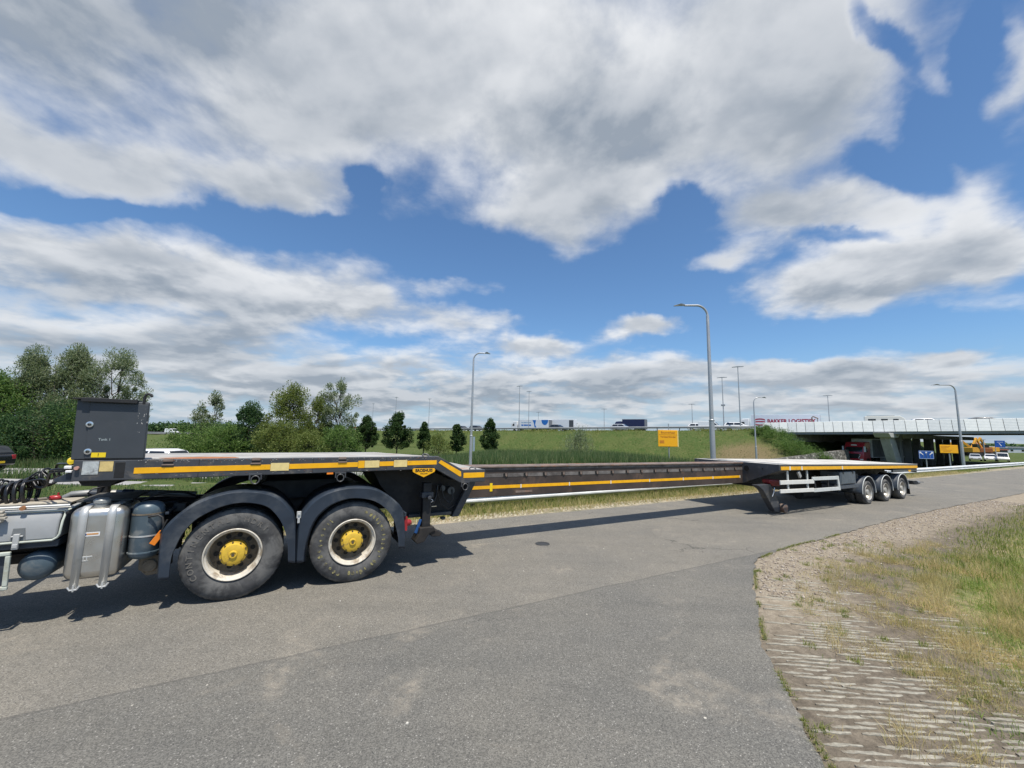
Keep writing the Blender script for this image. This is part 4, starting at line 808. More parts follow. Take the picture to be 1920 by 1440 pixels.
dprism(11.84, 20.98, .052, .142, -.025, -.0205, 'deck_stripe', MV_YEL, .001)
for u in (12.25, 12.85, 15.16): dprism(u, u+.06, .045, .150, -.0265, -.025, 'stripe_joint', MV_WHITE, 0)
MB().prism([(-.015, dz(11.8)-.002), (-.015, 1.185), (.98, .765), (1.52, .765), (2.515, 1.185), (2.515, dz(11.8)-.002)], 11.79, 12.35, ax='x').build('front_bulkhead', MV_DARK, trl, bevel=.01)
mb = MB(); mb.cyl((11.795, .86, 1.18), (11.785, .86, 1.18), .075, n=20); mb.cyl((11.795, .42, 1.2), (11.78, .42, 1.2), .02, n=10); mb.build('bulkhead_socket', MV_BLK, trl, explode=True)
mb = MB()
for v0 in (.80, 1.55): mb.add([(11.9, v0, .77), (20.6, v0, .66), (20.6, v0+.12, .66), (11.9, v0+.12, .77), (11.9, v0, dz(11.9)-.05), (20.6, v0, dz(20.6)-.05), (20.6, v0+.12, dz(20.6)-.05), (11.9, v0+.12, dz(11.9)-.05)], [(0, 3, 2, 1), (4, 5, 6, 7), (0, 1, 5, 4), (1, 2, 6, 5), (2, 3, 7, 6), (3, 0, 4, 7)])
for u in np.arange(12.6, 20.9, .9): mb.box(u, u+.09, .05, 2.45, dz(u)-.16, dz(u)-.045)
mb.build('frame_member', MV_BLACK, trl, bevel=.004, explode=True)
mb = MB()
mb.prism([(12.0, .80), (15.9, .72), (15.9, .40), (14.6, .36), (12.2, .66)], .9, 1.6); mb.cyl((14.7, 1.0, .30), (15.8, 1.0, .28), .16, n=20); mb.build('underfloor_tank', MV_BLACK, trl, smooth=40, explode=True)
# prop leg with roller
for v0 in (.30,):
    mb = MB(); mb.prism([(11.30, .80), (11.92, .80), (12.40, .12), (12.22, .04), (12.06, .07), (11.56, .66)], v0, v0+.16); pl_ = mb.build('prop_leg', MV_DARK, trl, bevel=.012)
    MB().cyl((12.42, v0-.09, .145), (12.42, v0+.22, .145), .115, n=24).build('leg_roller', MV_RUST, pl_, bevel=.012, smooth=50)
mb = MB(); mb.tube([(11.9, .2, .72), (11.86, .2, .60), (11.78, .2, .50)], .012, 8); mb.build('leg_chain', MV_CHR, trl, smooth=50)
mb = MB(); mb.prism([(11.86, .93), (12.38, .90), (12.38, .74), (12.30, .725), (12.0, .75), (11.86, .83)], .28, .5); mb.build('red_guard', MV_REDD, trl, bevel=.03, seg=3)
# side guards
def sg(nm, a, b_, mat=MV_WHITE): 
    (u0, z0, z1), (u1, z2, z3) = a, b_; MB().prism([(u0, z0), (u1, z2), (u1, z3), (u0, z1)], -.012, .018).build(nm, mat, trl, bevel=.006)
MG = M('guard_pale', (.60, .62, .60), .5, var=.06, dirt=(.4, .37, .3), damt=.25)
sg('guard_rail', (11.81, .825, .933), (13.52, .787, .897), MV_WHITE); sg('guard_rail', (11.79, .609, .703), (13.49, .562, .664), MV_WHITE); sg('guard_rail', (13.44, .871, .966), (14.89, .846, .947), MG); sg('guard_rail', (13.49, .548, .649), (14.94, .534, .634), MG)
mb = MB(); mb.prism([(14.86, .95), (14.95, .95), (15.02, .53), (14.93, .53)], -.014, .02); mb.build('guard_end', MG, trl, bevel=.004)
for u in (12.22, 13.22): MB().box(u, u+.05, .02, .05, .60, dz(u)-.16).build('guard_post', MG, trl)
for u in (13.62, 14.36): MB().box(u, u+.05, .02, .05, .56, 1.0).build('guard_post', MV_BLACK, trl)
mb = MB(); mb.bar((12.75, .02, 1.13), (12.86, .02, .98), .05, .10); mb.build('work_lamp', M('lamp_grey', (.35, .35, .34), .5, dirt=(.2, .18, .14), damt=.3), trl, bevel=.01)
tb = MB().box(15.12, 16.12, .02, .55, .675, 1.055).build('tool_box', M('tool_box_blue', (.095, .115, .135), .45, var=.12, dirt=(.2, .2, .2), damt=.25, dscale=2), trl, bevel=.012)
MB().box(15.17, 16.07, .010, .019, .70, 1.03).build('box_lid', MATS['tool_box_blue'], tb, bevel=.006)
for u in (15.30, 15.92): MB().box(u-.03, u+.03, .0, .012, .99, 1.06).build('lid_clasp', MV_BLK, tb, bevel=.004)
MB().box(15.05, 16.32, .03, .5, .545, .66).build('lower_bumper', M('bumper_blue', (.075, .085, .10), .5, dirt=(.2, .2, .2), damt=.2), trl, bevel=.012)
mb = MB(); mb.box(16.14, 16.5, .1, .5, .80, .96); mb.build('air_box', MV_BLACK, trl, bevel=.01)
# trailer wheels and mudguards
RT = .372
tp2 = [(.235, .05), (.24, .02), (.28, .0), (.32, -.002), (.345, .012), (.362, .032), (RT, .06), (RT, .10), (.362, .102), (.362, .112), (RT, .114), (RT, .15), (.362, .152), (.362, .162), (RT, .164), (RT, .20), (.355, .24), (.30, .25), (.24, .21)]
TY2 = MB().lathe(tp2, n=48).mesh('tyre', MV_TYRE, smooth=30)
RM2 = MB().lathe([(.238, .05), (.243, .012), (.236, .004), (.226, .018), (.212, .03), (.205, .10), (.18, .135), (.12, .14), (.10, .12), (.095, .03), (.08, .015), (.0, .01)], n=40).mesh('rim', MV_SILV, smooth=40)
mb = MB()
for k in range(10):
    a = 2*math.pi*k/10; mb.cyl((.15*math.cos(a), .136, .15*math.sin(a)), (.15*math.cos(a), .122, .15*math.sin(a)), .014, n=6)
NB2 = mb.mesh('wheel_nuts', MV_DISC)
for k, u in enumerate((16.9, 18.24, 19.58)):
    for fl in (False, True):
        w = put('wheel', RM2, trl, loc=(u, 2.5 if fl else 0, RT-.012), rot=(0, k*.4, math.pi if fl else 0))
        put('tyre', TY2, w); put('wheel_nuts', NB2, w, kind='stuff'); put('inner_tyre', TY2, w).location = (0, .29, 0)
        O = [(u+.475*math.cos(a), RT+.02+.475*math.sin(a)) for a in np.linspace(math.pi+.12, -.12, 26)]
        y = (lambda q: 2.5-q) if fl else (lambda q: q)
        mb = MB(); mb.grid([[(p_[0], y(-.01), p_[1]-.0) for p_ in O], [(p_[0], y(.60), p_[1]) for p_ in O]]); mg = mb.build('mudguard', MV_MUD, trl, solid=.012, smooth=40, recalc=False)
        MB().tube([(p_[0], y(-.012), p_[1]) for p_ in O], .011, 6).build('mudguard_edge', MG, mg, smooth=50)
    MB().cyl((u, .3, RT), (u, 2.2, RT), .07, n=12).build('axle', MV_BLACK, trl, smooth=40)
for u in (17.5, 18.85): MB().box(u-.1, u+.16, .05, .09, .62, .70).build('mudguard_stay', MV_MUD, trl, bevel=.004)
MB().prism([(20.06, .42), (20.09, .42), (20.12, .14), (20.09, .14)], -.02, .6).build('mud_flap', MV_BLK, trl)
MB().box(18.9, 21.0, .0, .06, .93, 1.03).build('rear_sill', M('sill_grey', (.10, .105, .10), .6, dirt=(.2, .19, .16), damt=.3), trl, bevel=.006)
MB().prism([(20.17, .985), (20.42, .985), (20.42, .955), (20.295, .90), (20.17, .955)], -.008, -.003).build('maker_badge', MV_YEL, trl)
mb = MB(); mb.box(20.98, 21.05, .02, 2.48, dz(21)-.30, dz(21)-.0); mb.box(20.4, 21.1, .9, 1.6, .55, .85); mb.box(21.0, 21.12, .1, 2.4, .42, .55); mb.build('rear_bar', MV_DARK, trl, bevel=.01, explode=True)
mb = MB(); mb.cyl((20.95, .05, .50), (21.15, .05, .50), .07, n=14); mb.bar((21.1, .1, .52), (21.5, .0, .50), .03, .03); mb.build('rear_lamp_arm', M('lamp_arm', (.18, .18, .18), .5), trl, smooth=40)

# ------------------------------------------------------------------ coiled hoses between truck and trailer
def hose(nm, label, A, B, turns, r, rad, tail, grp, r1=None):
    A, B = Vector(A), Vector(B); d = (B-A); L = d.length; d.normalize(); a = d.orthogonal().normalized(); b_ = d.cross(a); n = int(turns*18); pts = []
    for i in range(n+1):
        q = i/n; th = 2*math.pi*turns*q; rr = r*(.9+.25*math.sin(q*5.1+r*40))*(1 if r1 is None else 1+(r1/r-1)*q); sag = -.05*math.sin(math.pi*q)
        c = A+d*(L*q+.012*math.sin(th*.5)); pts.append(c+a*rr*math.cos(th)+b_*rr*math.sin(th)+Vector((0, 0, sag)))
    pts += [Vector(p) for p in catmull(tail, .03)] if len(tail) > 1 else []
    mb = MB(); mb.tube(pts, rad, 7); o = mb.build(nm, MV_HOSE, None, smooth=60, label=label, category='hose', group=grp); o.location = TR_O; o.rotation_euler = (0, 0, TR_ANG); return o
_c2 = catmull
def catmull(P, step):
    return cat3(P) if len(P[0]) == 3 else _c2(P, step)
G = 'coiled hoses between truck and trailer'
hose('coiled_hose', 'thick black coiled hose lying lowest over the truck catwalk', (-2.65, .55, 1.23), (-1.93, .55, 1.30), 24, .080, .0125, [(-1.93, .5, 1.40), (-1.87, .45, 1.34), (-1.80, .42, 1.36), (-1.74, .3, 1.50), (-1.66, .12, 1.55), (-1.50, .06, 1.56)], G, .13)
hose('coiled_hose', 'loosely coiled black hose climbing to the trailer front corner', (-2.25, .72, 1.34), (-1.82, .62, 1.46), 10, .070, .0115, [(-1.80, .6, 1.52), (-1.76, .5, 1.58), (-1.66, .3, 1.60), (-1.50, .06, 1.61)], G, .085)
for pth, r_, lb in (([(-2.7, .5, 1.22), (-2.2, .5, 1.22), (-2.0, .45, 1.38), (-1.85, .4, 1.43), (-1.74, .25, 1.44), (-1.68, .15, 1.52), (-1.50, .05, 1.54)], .010, 'black electric cable rising in one smooth arc above the hose coils'), ([(-2.7, .62, 1.25), (-2.25, .6, 1.27), (-2.05, .55, 1.37), (-1.9, .5, 1.50), (-1.8, .45, 1.44), (-1.72, .3, 1.44), (-1.6, .1, 1.50)], .008, 'thin black electric cable looping through the hose coils')):
    mb = MB(); mb.tube(cat3(pth), r_, 7); o = mb.build('electric_cable', MV_HOSE, None, smooth=60, label=lb, category='cable', group='electric cables between truck and trailer'); o.location = TR_O; o.rotation_euler = (0, 0, TR_ANG)
mb = MB(); mb.lathe([(0, -.05), (.03, -.045), (.042, -.01), (.03, .03), (.012, .045)], (-1.515, .10, 1.640), 'y', 18); mb.build('yellow_coupling', M('coupling_yellow', (.85, .62, .02), .4), trl, smooth=45)
mb = MB(); mb.box(-1.55, -1.49, .02, .12, 1.565, 1.595); mb.box(-1.53, -1.48, .0, .08, 1.525, 1.55); mb.build('plug_socket', MV_WHT, trl, bevel=.006, explode=True)
mb = MB(); mb.lathe([(0, -.03), (.03, -.03), (.03, .03), (0, .03)], (-1.49, .12, 1.67), 'y', 16); mb.build('red_coupling', MV_RED, trl, smooth=40)
mb = MB(); mb.prism([(-1.47, 1.55), (-1.62, 1.46), (-1.60, 1.43), (-1.47, 1.43)], .03, .10); mb.build('socket_bracket', MV_MUD, trl, bevel=.004)

# ------------------------------------------------------------------ guard rails
MG_GAL = M('galvanised', (.78, .79, .79), .40, .15, var=.1, scale=2, dirt=(.35, .33, .29), damt=.2, dscale=1.5)
MG_POST = M('rail_post', (.16, .125, .10), .7, .2, var=.25, dirt=(.1, .06, .04), damt=.3)
def wbeam(path, zt, h=.31, d=.08, side=-1):
    """corrugated rail: path of (x, y), zt top height per point, bulging towards the road"""
    prof = [(0, 0), (.5, -.06), (1, -.20), (1, -.32), (.15, -.45), (.15, -.55), (1, -.68), (1, -.80), (.5, -.94), (0, -1)]
    rows = []
    for i, p in enumerate(path):
        a = path[max(i-1, 0)]; b = path[min(i+1, len(path)-1)]; t = Vector((b[0]-a[0], b[1]-a[1])).normalized(); n = Vector((t.y, -t.x))*(-side)
        rows.append([(p[0]+n.x*d*q[0], p[1]+n.y*d*q[0], zt[i]+q[1]*h) for q in prof])
    return MB().grid(rows)
us = np.arange(2.2, 78, 1.2); pts = [W(u, 4.33) for u in us]; zt = np.interp(us, [2.2, 14, 37, 60, 78], [.42, .42, .30, .25, .2])
gr = thing('guard_rail', 'galvanised crash barrier on brown posts along the road behind the trailer', 'guard rail', W(2.2, 4.33))
def reloc(o, root): o.matrix_parent_inverse = Matrix.Translation(root.location).inverted(); return o
reloc(wbeam([(p.x, p.y) for p in pts], zt, side=-1).build('rail', MG_GAL, gr, smooth=40, solid=.006, recalc=False), gr)
for u in np.arange(5.04, 76, 3.55):
    p = W(u, 4.40); z = float(np.interp(u, us, zt)); g = gz(p.x, p.y)
    o = MB().box(-.05, .05, -.03, .03, g-.1-z+.1, -.06).build('post', MG_POST, gr, bevel=.004); o.location = Vector((p.x, p.y, z))-gr.location; o.rotation_euler = (0, 0, TR_ANG)
# short barrier at the mouth of the underpass, behind the trailer deck
p0, p1 = at(1600, 864, 43), at(1657, 862, 41)
ub = thing('guard_rail', 'short pale crash barrier end at the mouth of the underpass', 'guard rail', (p0.x, p0.y, gz(p0.x, p0.y)))
a = Vector((p1.x-p0.x, p1.y-p0.y)); pts = [(p0.x+a.x*q, p0.y+a.y*q) for q in np.linspace(0, 1, 5)]
reloc(wbeam(pts, [-.25]*5, .3, .09).build('rail', MG_GAL, ub, smooth=40, solid=.008, recalc=False), ub)
for q in (pts[0], pts[2], pts[4]): reloc(MB().box(q[0]-.06, q[0]+.06, q[1]+.05, q[1]+.15, gz(*q)-.1, -.22).build('post', MG_GAL, ub), ub)
# crash barrier along the motorway edge
ts = np.concatenate([np.arange(1., 112, 4), np.arange(112, 300, 10)]); mp = []; mz = []
for t_ in ts:
    b0 = HA-HDIR*t_ if t_ <= 112 else B_END+B_DIR*(t_-112); n_ = HN if t_ <= 112 else B_N; q = b0+n_*.3; mp.append((q[0], q[1])); mz.append(float(np.interp(t_, HZ_T, HZ_Z))+.80)
mbar = thing('guard_rail', 'long grey crash barrier along the top of the motorway embankment', 'guard rail', (mp[0][0], mp[0][1], mz[0]-.8))
reloc(wbeam(mp, mz, .36, .1, side=1).build('rail', M('dull_galvanised', (.34, .35, .36), .6, .2, var=.1, scale=.6), mbar, smooth=40, solid=.01, recalc=False), mbar)
for i in range(0, 28): reloc(MB().box(mp[i][0]-.06, mp[i][0]+.06, mp[i][1]-.05, mp[i][1]+.07, mz[i]-1.2, mz[i]-.05).build('post', MG_POST, mbar), mbar)

# ------------------------------------------------------------------ bridge
br = thing('road_bridge', 'low concrete motorway bridge with pale ribbed parapet panels over the underpass', 'bridge', (HA[0], HA[1], -1.5))
def hb(t, s, z): q = HA-HDIR*t+HN*s; return Vector((q[0], q[1], z))
def ptop(t): return 4.47-.0232*t
def panelmat():
    mt, t, b = newmat('parapet_panel'); o = objc(t); sxyz = t.nodes.new('ShaderNodeSeparateXYZ'); t.links.new(o, sxyz.inputs[0])
    n = noise(t, o, 2.2, 5, .6, .3); c = mixn(t, rmp(t, n, .35, .7), (.80, .81, .80), (.88, .88, .86)); g = t.nodes.new('ShaderNodeObjectInfo')
    c = mixn(t, 1., c, mixn(t, g.outputs['Random'], (.86, .87, .88), (1.05, 1.04, 1.02)), 'MULTIPLY'); t.links.new(c, b.inputs['Base Color']); b.inputs['Roughness'].default_value = .7; return mt
MP = panelmat(); pw = 1.12
rows = []                                                     # ribbed face: four shallow horizontal waves
for x in (0, pw-.05):
    rows.append([(x, -.03-.018*math.sin(k/24*math.pi*8)**2*(1 if 0 < k < 24 else 0), -1.6*k/24) for k in range(25)])
mb = MB(); mb.grid(rows); mb.box(0, pw-.05, -.028, .10, -1.6, 0); PANEL = mb.mesh('parapet_panel', MP, smooth=45, recalc=False)
for k in range(48):
    t_ = -k*pw; q = hb(t_, 0, ptop(t_)); put('parapet_panel', PANEL, br, loc=q-br.location, rot=(R(-10), math.atan(-.0232), HW_ANG))
def slab(nm, t0, t1, s0, s1, f0, f1, mat, bev=.03):
    V = [hb(t, s, f(t)) - br.location for f in (f0, f1) for (t, s) in ((t0, s0), (t1, s0), (t1, s1), (t0, s1))]
    return MB().add(V, [(0, 1, 2, 3), (7, 6, 5, 4), (0, 4, 5, 1), (1, 5, 6, 2), (2, 6, 7, 3), (3, 7, 4, 0)]).build(nm, mat, br, bevel=bev)
slab('edge_beam', -1, -54, -.20, 1.2, lambda t: ptop(t)-1.92, lambda t: ptop(t)-1.605, M('edge_beam_grey', (.26, .26, .26), .8, var=.12, scale=.8))
slab('deck_slab', -.5, -54, 1.2, 22.49, lambda t: ptop(t)-1.75, lambda t: ptop(t)-1.1, MA_CONC); slab('deck_slab', -.5, -54, 22.5, 44, lambda t: ptop(t)-1.85, lambda t: ptop(t)-1.1, MA_CONC)
slab('parapet_core', -1, -54, .11, .35, lambda t: ptop(t)-1.6, lambda t: ptop(t)-.10, MA_CONC)
# abutment face below the deck
V = []
for s in (1.5, 43): e = 1.5+2.2+.46*s; V += [hb(-e, s, -2.0), hb(-e, s, 2.9), hb(-e+1.0, s, 2.9), hb(-e+1., s, -2.)]
MB().add([v - br.location for v in V], [(0, 1, 2, 3), (7, 6, 5, 4), (0, 4, 5, 1), (1, 5, 6, 2), (2, 6, 7, 3), (3, 7, 4, 0)]).build('abutment', MA_CONC, br)
# leaning front pier with its head, then the row of columns behind
P1 = at(1675, 845, 58.5); pang = TR_ANG
MA_PIER_SHADE = M('pier_concrete_shaded', (.17, .165, .155), .9, var=.15, scale=.8, dirt=(.08, .075, .07), damt=.3, dscale=.6)  # concrete colour darkened to paint in the shade deep under the deck
def column(nm, c, w, d, z0, z1, lean=0., mat=MA_PIER_SHADE):
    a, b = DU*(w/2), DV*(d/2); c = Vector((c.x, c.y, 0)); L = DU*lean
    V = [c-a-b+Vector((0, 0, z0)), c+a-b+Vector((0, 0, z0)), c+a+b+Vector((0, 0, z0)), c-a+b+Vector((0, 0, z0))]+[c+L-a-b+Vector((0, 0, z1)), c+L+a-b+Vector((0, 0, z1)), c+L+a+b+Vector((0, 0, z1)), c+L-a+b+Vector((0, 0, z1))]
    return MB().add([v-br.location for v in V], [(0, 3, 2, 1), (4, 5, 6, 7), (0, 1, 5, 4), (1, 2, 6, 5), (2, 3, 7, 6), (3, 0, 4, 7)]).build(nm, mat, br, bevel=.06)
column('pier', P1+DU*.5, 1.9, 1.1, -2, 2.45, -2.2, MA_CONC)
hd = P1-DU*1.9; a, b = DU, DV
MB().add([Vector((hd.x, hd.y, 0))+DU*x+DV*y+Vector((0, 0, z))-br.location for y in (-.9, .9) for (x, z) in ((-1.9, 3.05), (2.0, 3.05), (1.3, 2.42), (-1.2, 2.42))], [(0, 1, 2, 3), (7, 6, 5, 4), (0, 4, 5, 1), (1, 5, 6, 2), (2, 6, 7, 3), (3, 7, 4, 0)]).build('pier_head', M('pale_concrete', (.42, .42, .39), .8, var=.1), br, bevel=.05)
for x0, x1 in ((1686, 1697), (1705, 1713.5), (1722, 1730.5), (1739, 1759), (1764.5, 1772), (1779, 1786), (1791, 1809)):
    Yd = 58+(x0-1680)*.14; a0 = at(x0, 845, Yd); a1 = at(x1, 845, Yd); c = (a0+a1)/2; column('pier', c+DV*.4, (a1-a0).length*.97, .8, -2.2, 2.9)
c = at(1745, 845, 71); slab_z = 2.55
MB().add([P1+DU*x+DV*y+Vector((0, 0, z-P1.z))-br.location for z in (2.35, 2.95) for (x, y) in ((2, -.6), (34, -.6), (34, 1.2), (2, 1.2))], [(0, 3, 2, 1), (4, 5, 6, 7), (0, 1, 5, 4), (1, 2, 6, 5), (2, 3, 7, 6), (3, 0, 4, 7)]).build('pier_beam', MA_CONC, br)
# stone revetment at the foot of the slope
def stonemat():
    mt, t, b = newmat('revetment_stone'); p = pos(t); vo = t.nodes.new('ShaderNodeTexVoronoi'); vo.inputs['Scale'].default_value = 2.6; t.links.new(p, vo.inputs['Vector'])
    s = t.nodes.new('ShaderNodeSeparateColor'); t.links.new(vo.outputs['Color'], s.inputs[0]); c = mixn(t, s.outputs[0], (.14, .13, .12), (.34, .32, .29)); c = mixn(t, rmp(t, vo.outputs['Distance'], .25, .5), c, mixn(t, 1., c, (.45, .45, .43), 'MULTIPLY'))
    t.links.new(c, b.inputs['Base Color']); b.inputs['Roughness'].default_value = .9; bump(t, b, mth(t, 'SUBTRACT', 1., vo.outputs['Distance']), 1., .12); return mt
rp = [at(1432, 862, 52.5), at(1462, 860, 53), at(1500, 858, 54), at(1545, 858, 56), at(1590, 856, 61)+DU*1, at(1600, 856, 72)+DU*6]
rpx = _c2([(p.x, p.y) for p in rp], .6); hs = np.interp(np.arange(len(rpx))/len(rpx), [0, .22, .5, 1], [-.9, .1, .55, .5])
rows = []
for p, h in zip(rpx, hs):
    g = -1.75; rows.append([(p[0], p[1], g), (p[0]+.25, p[1]+.35, g+(h-g)*.5), (p[0]+.5, p[1]+.7, h), (p[0]+1.3, p[1]+1.9, h+.05)])
rv = MB().grid(rows).build('revetment', stonemat(), None, smooth=60, recalc=False, label='low grey rubble-stone revetment curving under the bridge', category='retaining wall')

# ------------------------------------------------------------------ lamp posts
MG_POLE = M('lamp_pole', (.42, .43, .44), .45, .5, var=.08, scale=1)
def lamp(label, base, H, arm, r=.075, grp='curved lamp posts beside the roads'):
    """arm: signed length along +x"""
    o = thing('lamp_post', label, 'lamp post', base, 0, grp); s = 1 if arm > 0 else -1; A = abs(arm); rb = min(.55, A*.45)
    pth = [(0, 0, -.1), (0, 0, H*.33)]; MB().tube(pth, [r*1.25, r*1.2], 14).build('lower_pole', MG_POLE, o, smooth=50)
    MB().lathe([(r*1.2, 0), (r*1.3, .01), (r*1.3, .05), (r, .08)], (0, 0, H*.33), 'z', 14).build('pole_collar', MG_POLE, o, smooth=50)
    top = [(0, 0, H*.33), (0, 0, H-rb)]+[(s*rb*(1-math.cos(a)), 0, H-rb+rb*math.sin(a)) for a in np.linspace(.15, 1.45, 8)]+[(s*A*.72, 0, H-.0-.02)]
    MB().tube(top, [r, r*.72]+[r*.55]*8+[r*.45], 12).build('upper_pole', MG_POLE, o, smooth=50)
    mb = MB(); hx = s*A*.70; L = A*.36
    mb.add([(hx, -.06, H-.03), (hx+s*L, -.07, H-.06), (hx+s*L, .07, H-.06), (hx, .06, H-.03), (hx+s*.04, -.07, H+.04), (hx+s*L*.4, -.10, H+.06), (hx+s*L*.4, .10, H+.06), (hx+s*.04, .07, H+.04), (hx+s*L*.98, -.05, H-.03), (hx+s*L*.98, .05, H-.03)],
           [(0, 1, 2, 3), (4, 7, 6, 5), (5, 6, 9, 8), (0, 3, 7, 4), (0, 4, 5, 8, 1), (3, 2, 9, 6, 7), (1, 8, 9, 2)])
    mb.build('lamp_head', M('lamp_head', (.36, .37, .38), .4, .3), o, bevel=.015); return o
def base_at(px, py, Y): p = at(px, py, Y); return (p.x, p.y, gz(p.x, p.y))
p = base_at(1338, 880, 19.8); lamp('tallest near lamp post with arm reaching left, rising behind the trailer beam', p, at(1326, 573, 19.8).z-p[2], -1.6, .10)
p = base_at(881.5, 880, 24); lamp('lamp post left of centre with arm reaching right, in front of the reeds', p, at(888, 663, 24).z-p[2]+.05, .95, .07)
p = base_at(1418.5, 860, 38); lamp('thin lamp post with arm reaching right beside the yellow sign slope', p, at(1420, 745, 38).z-p[2], 1.15, .07)
p = base_at(1807, 872, 35); lamp('lamp post in front of the bridge parapet with arm reaching left', p, at(1790, 722, 35).z-p[2], -1.95, .09)
MB().box(-.06, .06, -.03, .03, 0, .85).build('utility_marker', M('marker_blue', (.28, .36, .42), .5), None, label='small pale blue marker board beside the lamp post in the reeds', category='marker').location = at(888, 846, 24.2)
MAST = []
for k, (px, py, s) in enumerate(((697, 757, 30), (740, 745, 14), (803, 748, 26), (973, 724, 6), (991, 734, 22), (1009, 773, 44), (1133, 767, 44), (1299, 758, 44), (1358, 708, 12), (1389, 688, 2), (1557, 742, 44))):
    q, t_ = hw_at(px, s); d = math.hypot(q.x, q.y); H = max(5., at(px, py, q.y).z-q.z)
    side = ('leftmost', 'second', 'third', 'fourth', 'fifth', 'short sixth', 'short seventh', 'short eighth', 'ninth', 'tallest tenth', 'bridge')[k]
    o = thing('motorway_light_mast', f'{side} slender grey light mast from the left along the motorway' if k < 10 else 'slender grey light mast standing behind the bridge parapet', 'light mast', q, HW_ANG, 'light masts along the motorway')
    MB().tube([(0, 0, 0), (0, 0, H)], [.11, .06], 8).build('mast', MG_POLE, o, smooth=50); MB().prism([(-.9, 0), (.9, 0), (.9, .08), (0, .16), (-.9, .08)], -.12, .12).build('lamp_head', MATS['lamp_head'], o).location = (0, 0, H-.05)
    if k == 8: MB().box(-.35, .35, -.2, .2, 0, .35).build('traffic_camera', MATS['lamp_head'], o, bevel=.04).location = (0, 0, H*.47)

# ------------------------------------------------------------------ signs
MS_OR = M('sign_orange', (.88, .42, .008), .4, var=.03); MS_BLUE = M('sign_blue', (.012, .075, .33), .4, var=.03); MS_W = MV_WHT; MS_BR = M('sign_text', (.40, .12, .01), .6)
def sign(label, x0, y0, x1, y1, Y, yaw, face, foot_py, post_px, cat='road sign'):
    a, b_ = at(x0, y0, Y), at(x1, y1, Y); w = (b_-a).length if False else abs(b_.x-a.x)/math.cos(yaw); h = abs(a.z-b_.z); c = (a+b_)/2
    pp = at(post_px, (y0+y1)/2, Y); g = gz(c.x, c.y)
    o = thing('road_sign', label, cat, (c.x, c.y, g), yaw)
    bd = MB().box(-w/2, w/2, -.03, .02, c.z-h/2-g, c.z+h/2-g).build('sign_board', face, o, bevel=.025)
    MB().cyl((pp.x-c.x, .06, -.1), (pp.x-c.x, .06, c.z+h/2-g), .045, n=10).build('sign_post', MG_POLE, o, smooth=50); return o, w, h, c.z-g
o, w, h, zc = sign('orange roadworks information board on one post at the foot of the embankment', 1232.5, 806, 1272.5, 838, 33, 0.12, MS_OR, 862, 1254.5)
for nm, x0, x1, z0, z1, m_ in (('sign_rule', -w*.46, w*.46, .205, .225, MS_BR), ('sign_box', -w*.43, -w*.20, -.30, -.12, M('sign_box', (.55, .20, .015), .6))): MB().box(x0, x1, -.034, -.031, zc+z0*h, zc+z1*h).build(nm, m_, o)
text('sign_lettering', 'Bouwverkeer', h*.17, MS_BR, o, (.0, -.033, zc+.345*h), FACE_NEAR, .001, .004); text('sign_lettering', 'Verkeershinder', h*.16, MS_BR, o, (0, -.033, zc+.09*h), FACE_NEAR, .001, .004)
mb = MB(); mb.box(w/2-.05, w/2+.02, -.045, .03, zc-h/2, zc+h/2); mb.build('bright_edge', M('sign_edge', (.9, .72, .3), .4), o, bevel=.01)
MB().cyl((.1, .06, zc+h/2), (.1, .06, zc+h/2+.52), .035, n=8).build('post_top', MG_POLE, o)
o, w, h, zc = sign('blue lane sign with three white arrows in front of the bridge columns', 1723, 845, 1750, 860.5, 40, -.1, MS_BLUE, 875, 1737)
for nm, x0, x1, z0, z1 in (('sign_border', -.48, .48, .44, .49), ('sign_border', -.48, .48, -.49, -.44), ('sign_border', -.485, -.455, -.49, .49), ('sign_border', .455, .485, -.49, .49)): MB().box(x0*w, x1*w, -.034, -.031, zc+z0*h, zc+z1*h).build(nm, M('border_pale', (.35, .45, .7), .5), o)
for k, (x, dx) in enumerate(((-.22, -.17), (0, 0), (.22, .17))):
    mb = MB(); zb = zc-.38*h; zm = zc+.02*h; zt_ = zc+.28*h
    pth = [(x*w*1., -.033, zb), (x*w, -.033, zm), ((x+dx)*w, -.033, zt_)]
    mb.bar(pth[0], pth[1], .002, .06*w); mb.bar(pth[1], pth[2], .002, .06*w); mb.cyl(((x+dx)*w, -.0315, zt_), ((x+dx)*w, -.0335, zt_), .062*w, n=10); mb.build('lane_arrow', MS_W, o)
o, w, h, zc = sign('wide orange roadworks board beside the blue lane sign', 1763.5, 834, 1794.5, 850, 38, -.15, MS_OR, 875, 1780)
for k, ww in enumerate((.5, .42, .3, .6, .5)): MB().box(-.44*w+(.1*w if k == 4 else 0), (-.44+ww)*w, -.034, -.031, zc+(.30-.15*k)*h, zc+(.34-.15*k)*h).build('sign_text_line', MS_BR, o)
o, w, h, zc = sign('small blue direction sign on a pole beyond the bridge', 1866.5, 826, 1883.5, 839, 85, -.2, MS_BLUE, 860, 1867.5)
mb = MB(); mb.bar((-.1*w, -.034, zc+.1*h), (.12*w, -.034, zc-.3*h), .004, .12); mb.build('sign_arrow', MS_W, o); MB().box(-.3*w, .3*w, -.036, -.031, zc+.24*h, zc+.30*h).build('sign_text_line', M('sign_pale', (.5, .55, .7), .5), o)

